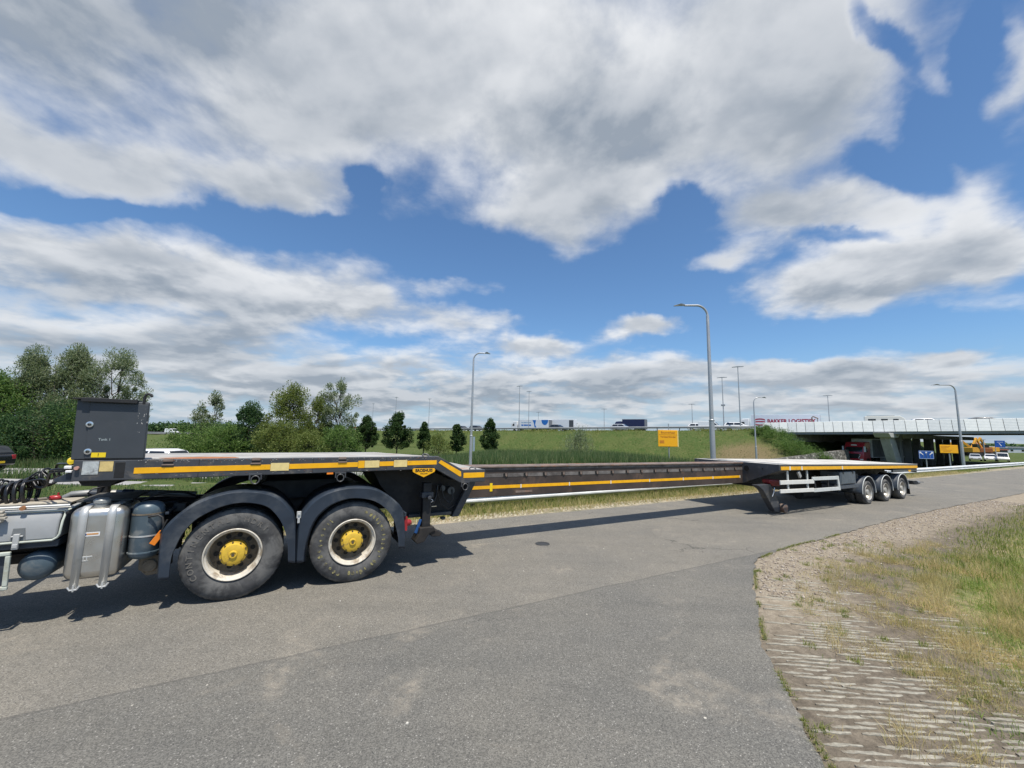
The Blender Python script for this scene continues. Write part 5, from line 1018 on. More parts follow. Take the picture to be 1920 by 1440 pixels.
# ------------------------------------------------------------------ vehicles
MC_GLASS = M('car_glass', (.012, .016, .02), .08, var=.05, spec=.8)
MC_TYRE = MV_BLK
def paint(nm, c, r=.3): return M('paint_'+nm, c, r, var=.03, coat=.6)
P_WHITE, P_SILVER, P_DARK, P_NAVY, P_RED, P_CREAM, P_BLACK = paint('white', (.80, .80, .80)), paint('silver', (.45, .47, .50)), paint('grey', (.05, .055, .065)), paint('navy', (.012, .022, .085), .5), paint('dark_red', (.42, .02, .035)), paint('cream', (.66, .66, .60)), paint('black', (.010, .012, .016), .2)
CARS = {'hatch': dict(L=4.3, w=.88, low=[(-2.1, .30), (-2.12, .78), (-2.02, .95), (1.0, .95), (1.75, .80), (2.1, .66), (2.14, .32)], up=[(-2.0, .94), (-1.72, 1.36), (-1.2, 1.48), (.15, 1.47), (1.02, .94)]),
        'suv': dict(L=4.6, w=.92, low=[(-2.25, .38), (-2.28, .85), (-2.2, 1.05), (1.05, 1.08), (1.95, .98), (2.25, .80), (2.28, .40)], up=[(-2.18, 1.04), (-1.9, 1.50), (-1.4, 1.64), (.15, 1.63), (1.08, 1.06)]),
        'estate': dict(L=4.6, w=.88, low=[(-2.3, .30), (-2.32, .80), (-2.25, .95), (1.0, .95), (1.9, .82), (2.25, .66), (2.28, .32)], up=[(-2.28, .94), (-2.0, 1.36), (-1.6, 1.47), (.2, 1.47), (1.1, .94)]),
        'van': dict(L=5.2, w=.96, low=[(-2.6, .36), (-2.62, 1.15), (1.55, 1.18), (2.35, 1.05), (2.6, .80), (2.6, .38)], up=[(-2.62, 1.14), (-2.58, 2.0), (-2.4, 2.12), (.75, 2.12), (1.6, 1.17)])}
def car(nm, label, cat, loc, rot, kind, mat, grp=None, scale=1., van_windows=False):
    K = CARS[kind]; o = thing(nm, label, cat, loc, rot, grp); w = K['w']
    if scale != 1: o.scale = (scale,)*3
    MB().prism(K['low'], -w, w).build('body', mat, o, bevel=.09, seg=3, smooth=50)
    up = K['up']; zt_ = max(p[1] for p in up); zb = min(p[1] for p in up); k = len(up); wt = w*.74 if kind != 'van' else w*.90
    wy = lambda z: w*.965+(wt-w*.965)*(z-zb)/(zt_-zb)
    V = [(p[0], -wy(p[1]), p[1]) for p in up]+[(p[0], wy(p[1]), p[1]) for p in up]
    MB().add(V, [tuple(range(k)), tuple(range(2*k-1, k-1, -1))]+[(i, (i+1) % k, k+(i+1) % k, k+i) for i in range(k)]).build('cabin', mat, o, bevel=.05, seg=3, smooth=50)
    def win(nm_, pts):
        for s in (-1, 1): MB().add([(x, s*(wy(z)+.012), z) for x, z in pts]+[(x, s*(wy(z)-.02), z) for x, z in pts], [tuple(range(len(pts))), tuple(range(2*len(pts)-1, len(pts)-1, -1))]+[(i, (i+1) % len(pts), len(pts)+(i+1) % len(pts), len(pts)+i) for i in range(len(pts))]).build(nm_, MC_GLASS, o)
    f, b_ = up[-1], up[0]; zl, zh = zb+.08, zt_-.11
    def xat(z, front):
        seq = up[::-1] if front else up
        for p, q in zip(seq, seq[1:]):
            if (p[1]-z)*(q[1]-z) <= 0 and p[1] != q[1]: return p[0]+(q[0]-p[0])*(z-p[1])/(q[1]-p[1])
        return seq[1][0]
    if kind == 'van':
        win('side_window', [(.35, zl+.05), (xat(zl, True)-.18, zl+.05), (xat(zh, True)-.12, zh-.1), (.35, zh-.1)])
    else:
        xm = (f[0]+b_[0])/2-.1; win('side_window', [(xm+.05, zl), (xat(zl, True)-.18, zl), (xat(zh, True)-.15, zh), (xm+.05, zh)]); win('side_window', [(xat(zl, False)+.25, zl), (xm-.05, zl), (xm-.05, zh), (xat(zh, False)+.22, zh)])
    for nm_, fr in (('windscreen', True), ('rear_window', False)):
        if kind == 'van' and not fr: continue
        e = .015 if fr else -.015; P4 = [(xat(zl, fr)+e*1.6, -wy(zl)+.10, zl+.01), (xat(zl, fr)+e*1.6, wy(zl)-.10, zl+.01), (xat(zh, fr)+e*1.6, wy(zh)-.08, zh), (xat(zh, fr)+e*1.6, -wy(zh)+.08, zh)]
        MB().add([(p[0], p[1], p[2]+.008) for p in P4]+[(p[0]-e*3, p[1], p[2]-.02) for p in P4], [(0, 1, 2, 3), (7, 6, 5, 4), (0, 4, 5, 1), (1, 5, 6, 2), (2, 6, 7, 3), (3, 7, 4, 0)]).build(nm_, MC_GLASS, o)
    x0, x1 = K['low'][0][0], K['low'][-1][0]; r = .33 if kind not in ('van', 'suv') else .37
    for x in (x0+.82, x1-.88):
        for s in (-1, 1):
            wh = MB().cyl((x, s*(w-.20), r), (x, s*(w+.012), r), r, n=20).build('wheel', MC_TYRE, o, bevel=.03, smooth=40); MB().cyl((x, s*(w+.004), r), (x, s*(w+.022), r), r*.62, n=14).build('rim', MV_SILV, wh)
    zl_ = K['low'][1][1]
    for s in (-1, 1):
        MB().box(x1-.18, x1-.02, s*w*.62-.18, s*w*.62+.18, .62, .76).build('headlight', M('headlight', (.85, .86, .88), .12), o, bevel=.03)
        MB().box(x0-.03, x0+.10, s*w*.80-.12, s*w*.80+.12, zl_-.12, zl_+.14).build('tail_light', MV_RED, o, bevel=.03)
    MB().box(x0-.035, x0+.02, -.26, .26, .52, .64).build('number_plate', M('plate_yellow', (.75, .5, .02), .5), o); return o
def on_hw(px, s): q, t_ = hw_at(px, s); q.z += .06+(.12 if t_ < 0 else 0); return q
# side road
P = base_at(-116, 880, 23.6); car('parked_car', 'black estate car with red tail light at the left picture edge', 'car', (P[0], 24.3, gz(P[0], 24.3)+.06), math.pi+.12, 'suv', P_BLACK)
P = base_at(272, 870, 24.4); car('parked_car', 'white car half hidden behind the trailer deck, only its roof showing', 'car', (P[0], 24.6, gz(P[0], 24.6)+.06), math.pi, 'hatch', P_WHITE)
# motorway traffic
q, t_ = hw_at(322, 3); car('delivery_van', 'small white delivery van far off on the left stretch of the motorway', 'van', (q.x, q.y, q.z+.06), math.atan2(B_DIR[1], B_DIR[0])+math.pi, 'van', P_WHITE)
car('motorway_car', 'dark car roof just showing behind the long white lorry on the motorway', 'car', on_hw(1047, 5), HW_ANG, 'hatch', P_DARK, 'cars on the motorway')
car('motorway_car', 'dark car passing behind the curved lamp post on the motorway', 'car', on_hw(895, 5), HW_ANG, 'estate', P_DARK, 'cars on the motorway')
car('motorway_car', 'tiny dark car left of the tall lamp post on the motorway', 'car', on_hw(868, 7), HW_ANG, 'hatch', P_DARK, 'cars on the motorway')
car('motorway_car', 'silver car in front of the navy lorry on the motorway', 'car', on_hw(1167, 6), HW_ANG, 'estate', P_SILVER, 'cars on the motorway')
car('motorway_car', 'white car with dark windows just left of the tall near lamp post', 'car', on_hw(1312, 8), HW_ANG, 'hatch', P_WHITE, 'cars on the motorway')
car('delivery_van', 'white van passing behind the tall near lamp post on the motorway', 'van', on_hw(1334, 4), HW_ANG, 'van', P_WHITE, 'vans on the motorway', .8)
car('motorway_car', 'white estate car just before the bridge parapet', 'car', on_hw(1386, 4), HW_ANG, 'estate', P_WHITE, 'cars on the motorway')
car('motorway_car', 'white car on the bridge, only its curved roof above the parapet', 'car', on_hw(1744, 3), HW_ANG, 'hatch', P_WHITE, 'cars on the motorway')
car('motorway_car', 'dark car on the bridge, roof above the right end of the parapet', 'car', on_hw(1856, 3), HW_ANG, 'hatch', P_DARK, 'cars on the motorway')
# beyond the bridge
for px, py, Yd, kind, mt_, lb in ((1829, 862, 86, 'hatch', P_SILVER, 'silver car facing us right of the bridge columns'), (1857, 861, 86, 'hatch', P_WHITE, 'white car between the silver car and the white van beyond the bridge'), (1880, 861, 84, 'van', P_WHITE, 'white van rightmost of the vehicles beyond the bridge')):
    p = at(px, py, Yd); car('distant_car', lb, 'car' if kind != 'van' else 'van', (p.x, p.y, gz(p.x, p.y)+.02), math.pi+.75, kind, mt_, 'vehicles beyond the bridge', 1.0 if kind != 'van' else .85)

def lorry(nm, label, loc, rot, cabmat, boxmat, L=13.0, H=3.9, grp='lorries', rigid_front=True):
    """origin below the cab front, cab towards +x"""
    o = thing(nm, label, 'lorry', loc, rot, grp)
    cab = MB().prism([(-2.1, .55), (0, .55), (.02, 1.3), (-.08, 2.0), (-.38, 2.95), (-.7, 3.35), (-2.1, 3.45)], -1.22, 1.22).build('cab', cabmat, o, bevel=.10, seg=3, smooth=45)
    MB().add([(-.04, -1.08, 1.95), (-.04, 1.08, 1.95), (-.32, 1.02, 2.75), (-.32, -1.02, 2.75), (-.12, -1.08, 1.95), (-.12, 1.08, 1.95), (-.4, 1.02, 2.75), (-.4, -1.02, 2.75)], [(0, 1, 2, 3), (7, 6, 5, 4), (0, 4, 5, 1), (1, 5, 6, 2), (2, 6, 7, 3), (3, 7, 4, 0)]).build('windscreen', MC_GLASS, cab)
    for s in (-1, 1):
        MB().prism([(-.35, 1.95), (-1.15, 1.95), (-1.15, 2.65), (-.55, 2.65)], s*1.23-.006, s*1.23+.006).build('side_window', MC_GLASS, cab)
        mb = MB(); mb.box(-.25, -.05, s*1.36-.10, s*1.36+.10, 1.95, 2.75); mb.build('mirror', M('mirror_pale', (.6, .62, .64), .3), cab, bevel=.03)
        MB().box(-.02, .06, s*.95-.2, s*.95+.2, .75, .92).build('headlight', MATS['headlight'], cab, bevel=.02)
    MB().box(-.04, .05, -.75, .75, .98, 1.65).build('grille', MV_BLK, cab)
    bx_ = MB().box(-L-2.6, -2.6, -1.26, 1.26, 1.12, H).build('cargo_box', boxmat, o, bevel=.03)
    MB().box(-L-2.64, -L-2.60, -1.2, 1.2, 1.2, H-.08).build('rear_doors', M('rear_door_grey', (.16, .17, .19), .5), bx_)
    MB().box(-L-2.4, -1.0, -.5, .5, .75, 1.1).build('chassis', MV_BLACK, o)
    for x in (-1.2, -3.9, -L-.2, -L+1.1, -L+2.4):
        for s in (-1, 1): MB().cyl((x, s*.85, .52), (x, s*1.24, .52), .52, n=18).build('wheel', MC_TYRE, o, bevel=.03, smooth=40)
    for s in (-1, 1): MB().box(-L+3.4, -4.8, s*1.2-.02, s*1.2+.02, .55, 1.0).build('side_skirt', MV_GREYP, o)
    return o, bx_
ANG_L = HW_ANG+math.pi
P_BOXW = M('box_white', (.76, .78, .80), .5, var=.03, scale=1)
q = on_hw(963, 27); o, bx_ = lorry('white_lorry', 'long white lorry with blue ribbon emblem, leftmost lorry on the motorway', q, ANG_L, P_WHITE, P_BOXW, 11.0, 3.9, 'lorries on the motorway')
MBL = M('emblem_blue', (.02, .16, .50), .5, var=.04)
mb = MB(); mb.prism([(-9.2, 3.75), (-7.9, 3.75), (-8.4, 2.9), (-8.8, 1.3), (-9.5, 1.3), (-8.9, 2.4)], 1.262, 1.275); mb.build('ribbon_emblem', MBL, bx_)
mb = MB(); mb.prism([(-12.3+1.2*math.cos(a), 3.78-1.5*math.sin(a)) for a in np.linspace(0, math.pi, 14)], 1.262, 1.275); mb.build('half_moon_emblem', MBL, bx_)
for z, h_, m_ in ((3.0, .22, M('pale_blue', (.25, .4, .55), .6)), (2.2, .42, MBL)):
    for x0, x1 in ((-3.8, -4.6), (-4.75, -5.9), (-6.0, -7.4)): MB().box(x1, x0, 1.262, 1.272, z-h_/2, z+h_/2).build('lorry_text_line', m_, bx_)
q2, t2 = hw_at(1031, 29); o2 = thing('box_trailer', 'plain white box trailer with dark rear doors behind the ribbon lorry', 'trailer', (q2.x, q2.y, q2.z+.06), ANG_L, 'lorries on the motorway')
b2 = MB().box(-8.6, 0, -1.26, 1.26, 1.0, 3.85).build('cargo_box', P_BOXW, o2, bevel=.03); MB().box(-8.64, -7.2, 1.262, 1.272, 1.0, 3.6).build('dark_panel', P_DARK, b2); MB().box(-1.4, 0.0, 1.262, 1.272, 1.05, 3.8).build('door_panel', M('panel_lilac', (.45, .45, .55), .5), b2)
for x in (-1.5, -6.2, -7.4):
    for s in (-1, 1): MB().cyl((x, s*.85, .5), (x, s*1.24, .5), .5, n=16).build('wheel', MC_TYRE, o2)
q = on_hw(1154, 40); o, bx_ = lorry('navy_lorry', 'navy blue curtain-sided lorry in the middle of the motorway', q, ANG_L, P_NAVY, M('curtain_navy', (.010, .018, .070), .6, var=.1, scale=.7), 6.6, 4.0, 'lorries on the motorway')
MB().box(-9.15, -2.65, -1.27, 1.27, 3.98, 4.06).build('roof_edge', P_SILVER, bx_)
q = on_hw(1388, 36); o, bx_ = lorry('white_lorry', 'white lorry with dark red lettering behind the bridge parapet', q, ANG_L, P_WHITE, M('box_pale_blue', (.66, .71, .78), .5, var=.03, scale=1), 13.2, 4.3, 'lorries on the motorway')
MRL = M('letter_red', (.30, .012, .045), .5); text('lorry_lettering', 'BAKKER LOGISTIEK', 1.25, MRL, bx_, (-10.4, 1.264, 2.75), (R(90), 0, math.pi), .004, .05, (.84, 1.0))
for k in range(3):
    mb = MB(); a0 = [(-4.35+1.05*math.cos(a), 2.75+.30*(1-k)*1.35+.30*math.sin(a*1.0)*(1 if k < 1 else -1 if k > 1 else .35)) for a in np.linspace(math.pi, 0, 12)]
    mb.prism(a0+[(x, z-.30) for x, z in a0[::-1]], 1.262, 1.272); mb.build('globe_emblem', M('emblem_red', (.36, .03, .06), .5), bx_)
q = on_hw(1664, 34); o = thing('motorhome', 'cream motorhome crossing the bridge above the parapet', 'motorhome', q, HW_ANG)
bd = MB().prism([(-3.4, .5), (-3.4, 3.15), (2.0, 3.2), (2.6, 2.7), (3.0, 1.6), (3.5, 1.3), (3.5, .5)], -1.12, 1.12).build('body', P_CREAM, o, bevel=.08, seg=3, smooth=45)
for x0, x1 in ((-2.9, -1.7), (.9, 1.7), (-.9, .1)): MB().box(x0, x1, -1.14, -1.115, 2.1, 2.6).build('side_window', MC_GLASS, bd)
MB().box(-3.0, 1.2, -.8, .8, 3.2, 3.27).build('roof_rack', P_DARK, o, bevel=.02)
MB().add([(2.42, -1.0, 2.66), (2.42, 1., 2.66), (2.97, 1.0, 1.75), (2.97, -1, 1.75)], [(0, 1, 2, 3)]).build('windscreen', MC_GLASS, bd, solid=.05)
for x in (-2.0, 2.4):
    for s in (-1, 1): MB().cyl((x, s*.9, .36), (x, s*1.13, .36), .36, n=16).build('wheel', MC_TYRE, o)
q = on_hw(1524, 12); o = thing('gantry_frame', 'small dark red bracket post showing above the bridge parapet', 'bracket', q, HW_ANG); mb = MB(); mb.tube([(0, 0, 0), (0, 0, 2.3), (.15, 0, 2.5), (.9, 0, 2.1)], .1, 8); mb.build('bracket_arm', MV_RUST, o); MB().tube([(.7, 0, 0), (.8, 0, 2.05)], .08, 8).build('bracket_stay', MV_GREYP, o)
# red lorry coming out of the underpass
p = at(1600, 845, 61.0); o, bx_ = lorry('red_lorry', 'dark red lorry with grey container in the shade under the bridge', (p.x, p.y, gz(p.x, p.y)+.25), TR_ANG+math.pi-.05, P_RED, M('container_grey', (.15, .16, .17), .6, var=.15, scale=.8, dirt=(.2, .2, .2), damt=.2, dscale=.5), 12.0, 3.85, 'lorry in the underpass')
del o['group']
for k in range(4): MB().box(-.75, -.70, -.78+.42*k, -.60+.42*k, 3.12, 3.24).build('roof_lamp', MATS['headlight'], o)
MB().box(-.30, -.24, -.35, .35, 2.86, 3.0).build('name_board', MV_WHT, o)
for s in (-1, 1):
    for k in range(3): MB().box(.03, .08, s*(.80-.08*k)-.07, s*(.80-.08*k)+.07, 1.45-.22*k, 1.55-.22*k).build('corner_lamp', MATS['headlight'], o)
for z in (1.15, 3.8): MB().box(-14.6, -2.55, 1.262, 1.29, z-.05, z+.05).build('frame_rail', MG_GAL, bx_)
MB().box(-2.64, -2.55, -1.27, 1.27, 1.12, 3.88).build('front_frame', MG_GAL, bx_)
for k in range(8): MB().box(-3.6-1.4*k, -3.45-1.4*k, 1.262, 1.285, 1.2, 3.75).build('side_rib', MATS['container_grey'], bx_)

# ------------------------------------------------------------------ yard of machines and buildings beyond the bridge
MY = M('machine_yellow', (.62, .30, .02), .5, var=.15, scale=1, dirt=(.2, .12, .05), damt=.2, dscale=1); MY2 = M('machine_rust', (.34, .11, .03), .6, var=.2)
def excavator(label, px, py, Y, rot, sc_, mat):
    p = at(px, py, Y); o = thing('excavator', label, 'excavator', (p.x, p.y, gz(p.x, p.y)), rot, 'machines in the yard beyond the bridge'); o.scale = (sc_,)*3
    for s in (-1, 1): MB().prism([(-1.7, .1), (-1.9, .5), (-1.7, .9), (1.7, .9), (1.9, .5), (1.7, .1)], s*1.0-.25, s*1.0+.25).build('track', MV_BLACK, o, bevel=.05)
    MB().box(-1.6, 1.0, -1.2, 1.2, 1.0, 2.1).build('house', mat, o, bevel=.08); MB().prism([(.2, 2.1), (1.2, 1.3), (1.3, 2.3), (.9, 2.9), (.2, 2.9)], -1.2, -.3).build('cab', MC_GLASS, o, bevel=.04)
    MB().bar((.9, .2, 1.6), (3.2, .2, 4.2), .35, .5).build('boom', mat, o, bevel=.04); MB().bar((3.1, .2, 4.3), (4.9, .2, 2.0), .3, .36).build('stick', mat, o, bevel=.04)
    MB().prism([(4.6, 2.0), (5.2, 2.0), (5.3, 1.2), (4.5, .9), (4.2, 1.4)], -.4, .8).build('bucket', MV_RUST, o, bevel=.03)
for k, (px, Yd, rt, s_, m_) in enumerate(((1819, 118, .3, 1.25, MY), (1832, 126, 2.6, 1.3, MY), (1843, 120, 1.0, 1.2, MY2), (1854, 130, 3.4, 1.3, MY), (1709, 128, .8, 1.2, MY), (1722, 124, 2.2, 1.1, MY2))):
    excavator(('leftmost yellow excavator right of the bridge columns', 'second yellow excavator beyond the parked cars', 'rust coloured excavator between two yellow ones', 'yellow excavator nearest the blue direction sign', 'yellow excavator glimpsed between the bridge columns', 'rust coloured excavator glimpsed between the bridge columns')[k], px, 845, Yd, rt, s_, m_)
def hall(label, px0, px1, ytop, Y, wall, roof, dep=14):
    a, b_ = at(px0, ytop, Y), at(px1, ytop, Y); g = gz(a.x, a.y); o = thing('hall', label, 'building', ((a.x+b_.x)/2, Y, g-.3)); w = (b_.x-a.x)/2; h = a.z-g+.3
    bw = MB().box(-w, w, 0, dep, 0, h*.86).build('wall', wall, o); MB().prism([(-w-.3, h*.862), (w+.3, h*.862), (w*.94, h), (-w*.94, h)], -.3, dep+.3).build('roof', roof, o)
    for k in range(max(2, int(w/2.2))):
        x = -w+2*w*(k+.5)/max(2, int(w/2.2)); MB().box(x-.6, x+.6, -.05, .0, h*.35, h*.62).build('window', MC_GLASS, o)
    return o
MHG = M('hall_grey', (.42, .45, .48), .7, var=.05, scale=.3); MHR = M('roof_red', (.30, .075, .035), .8, var=.15); MHD = M('roof_grey', (.20, .21, .23), .7)
hall('pale grey industrial hall at the right horizon beyond the bridge', 1886, 1990, 838, 180, MHG, MHD); hall('low dark red roofed shed left of the grey hall beyond the bridge', 1868, 1889, 842, 140, M('shed_wall', (.16, .14, .14), .8), MHR)
hall('red roofed farmhouse peeking out behind the dark young trees', 655, 690, 800, 175, M('brick_wall', (.22, .11, .08), .8), MHR, 9)
hall('low white hall on the horizon between the young trees', 770, 800, 803, 260, MHG, MHD)
o = thing('yard_mast', 'tall pale lamp pole in the yard beyond the bridge', 'lamp post', at(1846, 846, 95)); o.location.z = gz(o.location.x, o.location.y); MB().tube([(0, 0, 0), (0, 0, 4.6)], .1, 8).build('pole', MG_POLE, o); MB().box(-.4, .4, -.15, .15, 4.5, 4.65).build('lamp_head', MATS['lamp_head'], o)

# ------------------------------------------------------------------ trees and shrubs
def leaves(P, L, Wd, mat, up=.3, out=None):
    n = len(P); d = rng.normal(0, .65 if out is not None else 1, (n, 3)); d[:, 2] += up*1.4
    if out is not None: d += out/(np.linalg.norm(out, axis=1)[:, None]+1e-6)*.9
    d /= np.linalg.norm(d, axis=1)[:, None]
    e = rng.normal(0, 1, (n, 3)); e[:, 2] *= .55; e -= d*(e*d).sum(1)[:, None]; e /= np.linalg.norm(e, axis=1)[:, None]
    l = L*rng.uniform(.65, 1.3, n)[:, None]/2; w = Wd*rng.uniform(.7, 1.25, n)[:, None]/2
    V = np.stack([P-d*l, P+e*w, P+d*l, P-e*w], 1).reshape(-1, 3)
    return npmesh('leaves', V, np.arange(4*n).reshape(-1, 4), mat)
LF_WIL = leafmat('leaf_willow', (0.15, 0.195, 0.095), (0.235, 0.285, 0.145), (0.42, 0.46, 0.31), trans=0.5); LF_MAP = leafmat('leaf_maple', (0.036, 0.075, 0.024), (0.066, 0.118, 0.036), (0.1, 0.155, 0.05), trans=0.4)
LF_SHR = leafmat('leaf_shrub', (0.0773, 0.1494, 0.0361), (0.1494, 0.2447, 0.0567), (0.2576, 0.3606, 0.1159), trans=0.5); LF_OLV = leafmat('leaf_olive', (0.132, 0.1734, 0.0415), (0.2168, 0.2639, 0.066), (0.3205, 0.3582, 0.132), trans=0.5); LF_DRK = leafmat('leaf_dark', (0.0444, 0.0961, 0.0407), (0.0813, 0.1553, 0.0592), (0.1293, 0.2033, 0.0739), trans=0.5)
MT_BARK = M('bark', (.085, .07, .055), .9, var=.3, scale=6, bmp=.5, bscale=20)
def tree(name, label, base, H, Wd, env, leafm, nleaf, lsize, grp, ncl=90, trunk_h=.25, trunk_r=.10, stems=1, up=.3, clr=.09, cat='tree', slender=.45):
    o = thing(name, label, cat, base, random.uniform(0, 6), grp)
    zf = trunk_h+(1-trunk_h)*rng.beta(1.15, 1.25, ncl); ev = np.interp(zf, np.linspace(trunk_h, 1, len(env)), env)*Wd/2
    a = rng.uniform(0, 2*np.pi, ncl); rr = ev*np.sqrt(rng.uniform(.08, 1, ncl)); C = np.stack([rr*np.cos(a), rr*np.sin(a), zf*H], -1)
    C[:, 2] += rng.normal(0, .02*H, ncl); C[-3:] = np.array([[0, 0, H*.97], [Wd*.05, 0, H*.93], [-Wd*.06, .02, H*.9]])
    mb = MB()
    st = [(0., 0.)] if stems == 1 else [(random.gauss(0, Wd*.10), random.gauss(0, Wd*.10)) for _ in range(stems)]
    for sx_, sy in st:
        tl = H*(.9 if stems == 1 else random.uniform(.6, .95)); bend = (random.gauss(0, .04)*H, random.gauss(0, .04)*H)
        mb.tube([(sx_*.5, sy*.5, -.15), (sx_*.7+bend[0]*.1, sy*.7+bend[1]*.1, tl*.25), (sx_+bend[0]*.5, sy+bend[1]*.5, tl*.6), (sx_+bend[0], sy+bend[1], tl)], [trunk_r, trunk_r*.8, trunk_r*.45, .012], 8)
    for c in C[::2]:
        z0 = max(trunk_h*H*.7, c[2]-random.uniform(.12, .3)*H); s_ = random.choice(st); q = z0/H
        mb.tube([(s_[0]*q, s_[1]*q, z0), (c[0]*.5+s_[0]*.4, c[1]*.5+s_[1]*.4, z0*.4+c[2]*.6), tuple(c)], [trunk_r*.35, trunk_r*.22, .008], 5)
    mb.build('trunk', MT_BARK, o, smooth=50, recalc=False)
    per = rng.multinomial(nleaf, np.ones(ncl)/ncl*rng.uniform(.5, 1.5, ncl)/np.mean(rng.uniform(.5, 1.5, ncl)) if False else np.full(ncl, 1/ncl)); k = np.repeat(np.arange(ncl), per)
    g = rng.normal(0, 1, (nleaf, 3)); g *= np.minimum(1, 1.7/np.linalg.norm(g, axis=1))[:, None]; g *= (rng.uniform(.3, 1.35, ncl)[k]*clr*max(H*.6, Wd))[:, None]; g[:, 2] *= .8+up
    P = C[k]+g; P[:, 2] = np.maximum(P[:, 2], .03*H); crown = put('crown', leaves(P, lsize, lsize*slender, leafm, up, g+np.c_[C[k][:, :2]*.25, np.zeros(nleaf)]), o); return o
GL = 'tall willows at the left'; GC = 'bushes and trees behind the trailer deck'; GY = 'young dark trees before the embankment'
def tb(px, Y): p = at(px, 860, Y); return (p.x, p.y, gz(p.x, p.y))
def hgt(px, py, Y): b = tb(px, Y); return at(px, py, Y).z-b[2]
EW = [.85, 1., 1., .85, .62, .36, .10]
tree('willow_tree', 'leftmost tall grey-green willow above the black car', tb(38, 33), hgt(34, 660, 33), 4.8, EW, LF_WIL, 34000, .22, GL, 190, .10, .14, 3, .5, .062, slender=.26)
tree('willow_tree', 'middle tall willow behind the hose coils', tb(118, 34), hgt(114, 657, 34), 4.8, EW, LF_WIL, 34000, .22, GL, 190, .08, .14, 3, .5, .062, slender=.26)
tree('willow_tree', 'right tall willow with open crown behind the trailer cabinet', tb(200, 35), hgt(202, 668, 35), 4.5, [.45, .8, 1, .9, .95, .8, .35], LF_WIL, 22000, .22, GL, 130, .10, .12, 3, .45, .06, slender=.26)
tree('willow_tree', 'dense low willow at the left picture edge under the tall ones', tb(-25, 31), 6.5, 5.5, EW, LF_SHR, 20000, .18, GL, 90, .05, .1, 3, .4, .085)
tree('willow_shrub', 'dark low shrub between the left willows and the cabinet', tb(80, 31), 4.2, 5.5, [.9, 1, .95, .8, .5], LF_DRK, 16000, .17, GL, 80, .02, .06, 4, .35, .09, 'shrub')
tree('willow_shrub', 'dark shrub behind the cabinet, right of the willows', tb(170, 32), 4.0, 5.0, [.9, 1, .95, .8, .5], LF_SHR, 14000, .17, GL, 80, .02, .06, 4, .35, .09, 'shrub')
tree('birch_tree', 'thin airy tree with two tips right of the cabinet', tb(395, 40), hgt(395, 742, 40), 2.3, [.7, .9, .8, .7, .55, .4, .2], LF_WIL, 5200, .17, GC, 50, .18, .06, 2, .5, .06)
tree('birch_tree', 'slim airy tree left of the two-tipped one', tb(368, 40), hgt(368, 757, 40), 2.0, [.7, .9, .8, .6, .4, .2], LF_WIL, 3800, .17, GC, 36, .2, .05, 2, .5, .06)
tree('round_bush', 'broad mid-green bush below the airy trees', tb(375, 38), hgt(375, 806, 38), 6.2, [1, 1, .9, .6], LF_SHR, 15000, .16, GC, 80, .02, .05, 5, .3, .085, 'shrub')
tree('round_bush', 'dark green bush in the middle of the thicket', tb(462, 38), hgt(462, 762, 38), 4.2, [1, 1, .9, .75, .5, .25], LF_DRK, 17000, .17, GC, 90, .02, .07, 4, .35, .08, 'shrub')
tree('alder_tree', 'broad olive-green tree with rounded tip in the thicket', tb(536, 39), hgt(536, 728, 39), 4.6, [.9, 1, 1, .9, .7, .55, .25], LF_OLV, 22000, .17, GC, 120, .03, .1, 3, .45, .075)
tree('alder_tree', 'yellow-green slender tree between the broad tree and the willow', tb(590, 40), hgt(590, 748, 40), 2.6, [.9, 1, .9, .75, .5, .25], LF_OLV, 10000, .16, GC, 70, .03, .08, 3, .5, .07)
tree('willow_tree', 'silvery willow with open swept crown at the right of the thicket', tb(630, 41), hgt(630, 715, 41), 4.0, [.5, .6, .8, .95, 1, .85, .4], LF_WIL, 9500, .25, GC, 75, .15, .1, 2, .5, .058, slender=.28)
tree('round_bush', 'light green bush under the silvery willow', tb(632, 38), hgt(632, 800, 38), 4.0, [1, 1, .85, .5], LF_SHR, 12000, .16, GC, 70, .02, .05, 5, .3, .085, 'shrub')
tree('round_bush', 'low olive bush at the right foot of the thicket', tb(575, 36), hgt(575, 815, 36), 3.6, [1, 1, .85, .5], LF_OLV, 9000, .15, GC, 60, .02, .05, 5, .3, .085, 'shrub')
tree('round_bush', 'mid-green bush filling the gap between the airy trees and the dark bush', tb(425, 37), hgt(425, 802, 37), 4.5, [1, 1, .85, .5], LF_SHR, 12000, .16, GC, 70, .02, .05, 5, .3, .085, 'shrub')
tree('round_bush', 'olive green bush below the broad olive tree', tb(515, 36), hgt(515, 798, 36), 4.2, [1, 1, .85, .5], LF_OLV, 12000, .16, GC, 70, .02, .05, 5, .3, .085, 'shrub')
EM = [.75, 1., .98, .85, .62, .35, .14]
for px, py, wpx, lb in ((684, 782, 50, 'leftmost young dark tree in front of the embankment'), (743, 776, 54, 'largest of the young dark round-crowned trees'), (793, 794, 24, 'narrow young dark tree, third from the left'), (855, 797, 32, 'young dark tree just left of the lamp post'), (918, 788, 34, 'young dark tree just right of the lamp post')):
    Yd = 50; b = tb(px, Yd); g = gz(b[0], b[1]); tree('young_tree', lb, b, hgt(px, py, Yd), wpx/757*Yd*1.0, EM, LF_MAP, int(6000+wpx*150), .19, GY, 110, .25, .08, 1, .25, .060, slender=.62)
tree('reed_shrub', 'pale green feathery shrub in front of the embankment', tb(1084, 43), hgt(1084, 812, 43), 4.4, [1, 1, .8, .5, .2], LF_WIL, 5000, .20, 'shrubs on the embankment foot', 60, .02, .04, 6, .9, .09, 'shrub', .2)
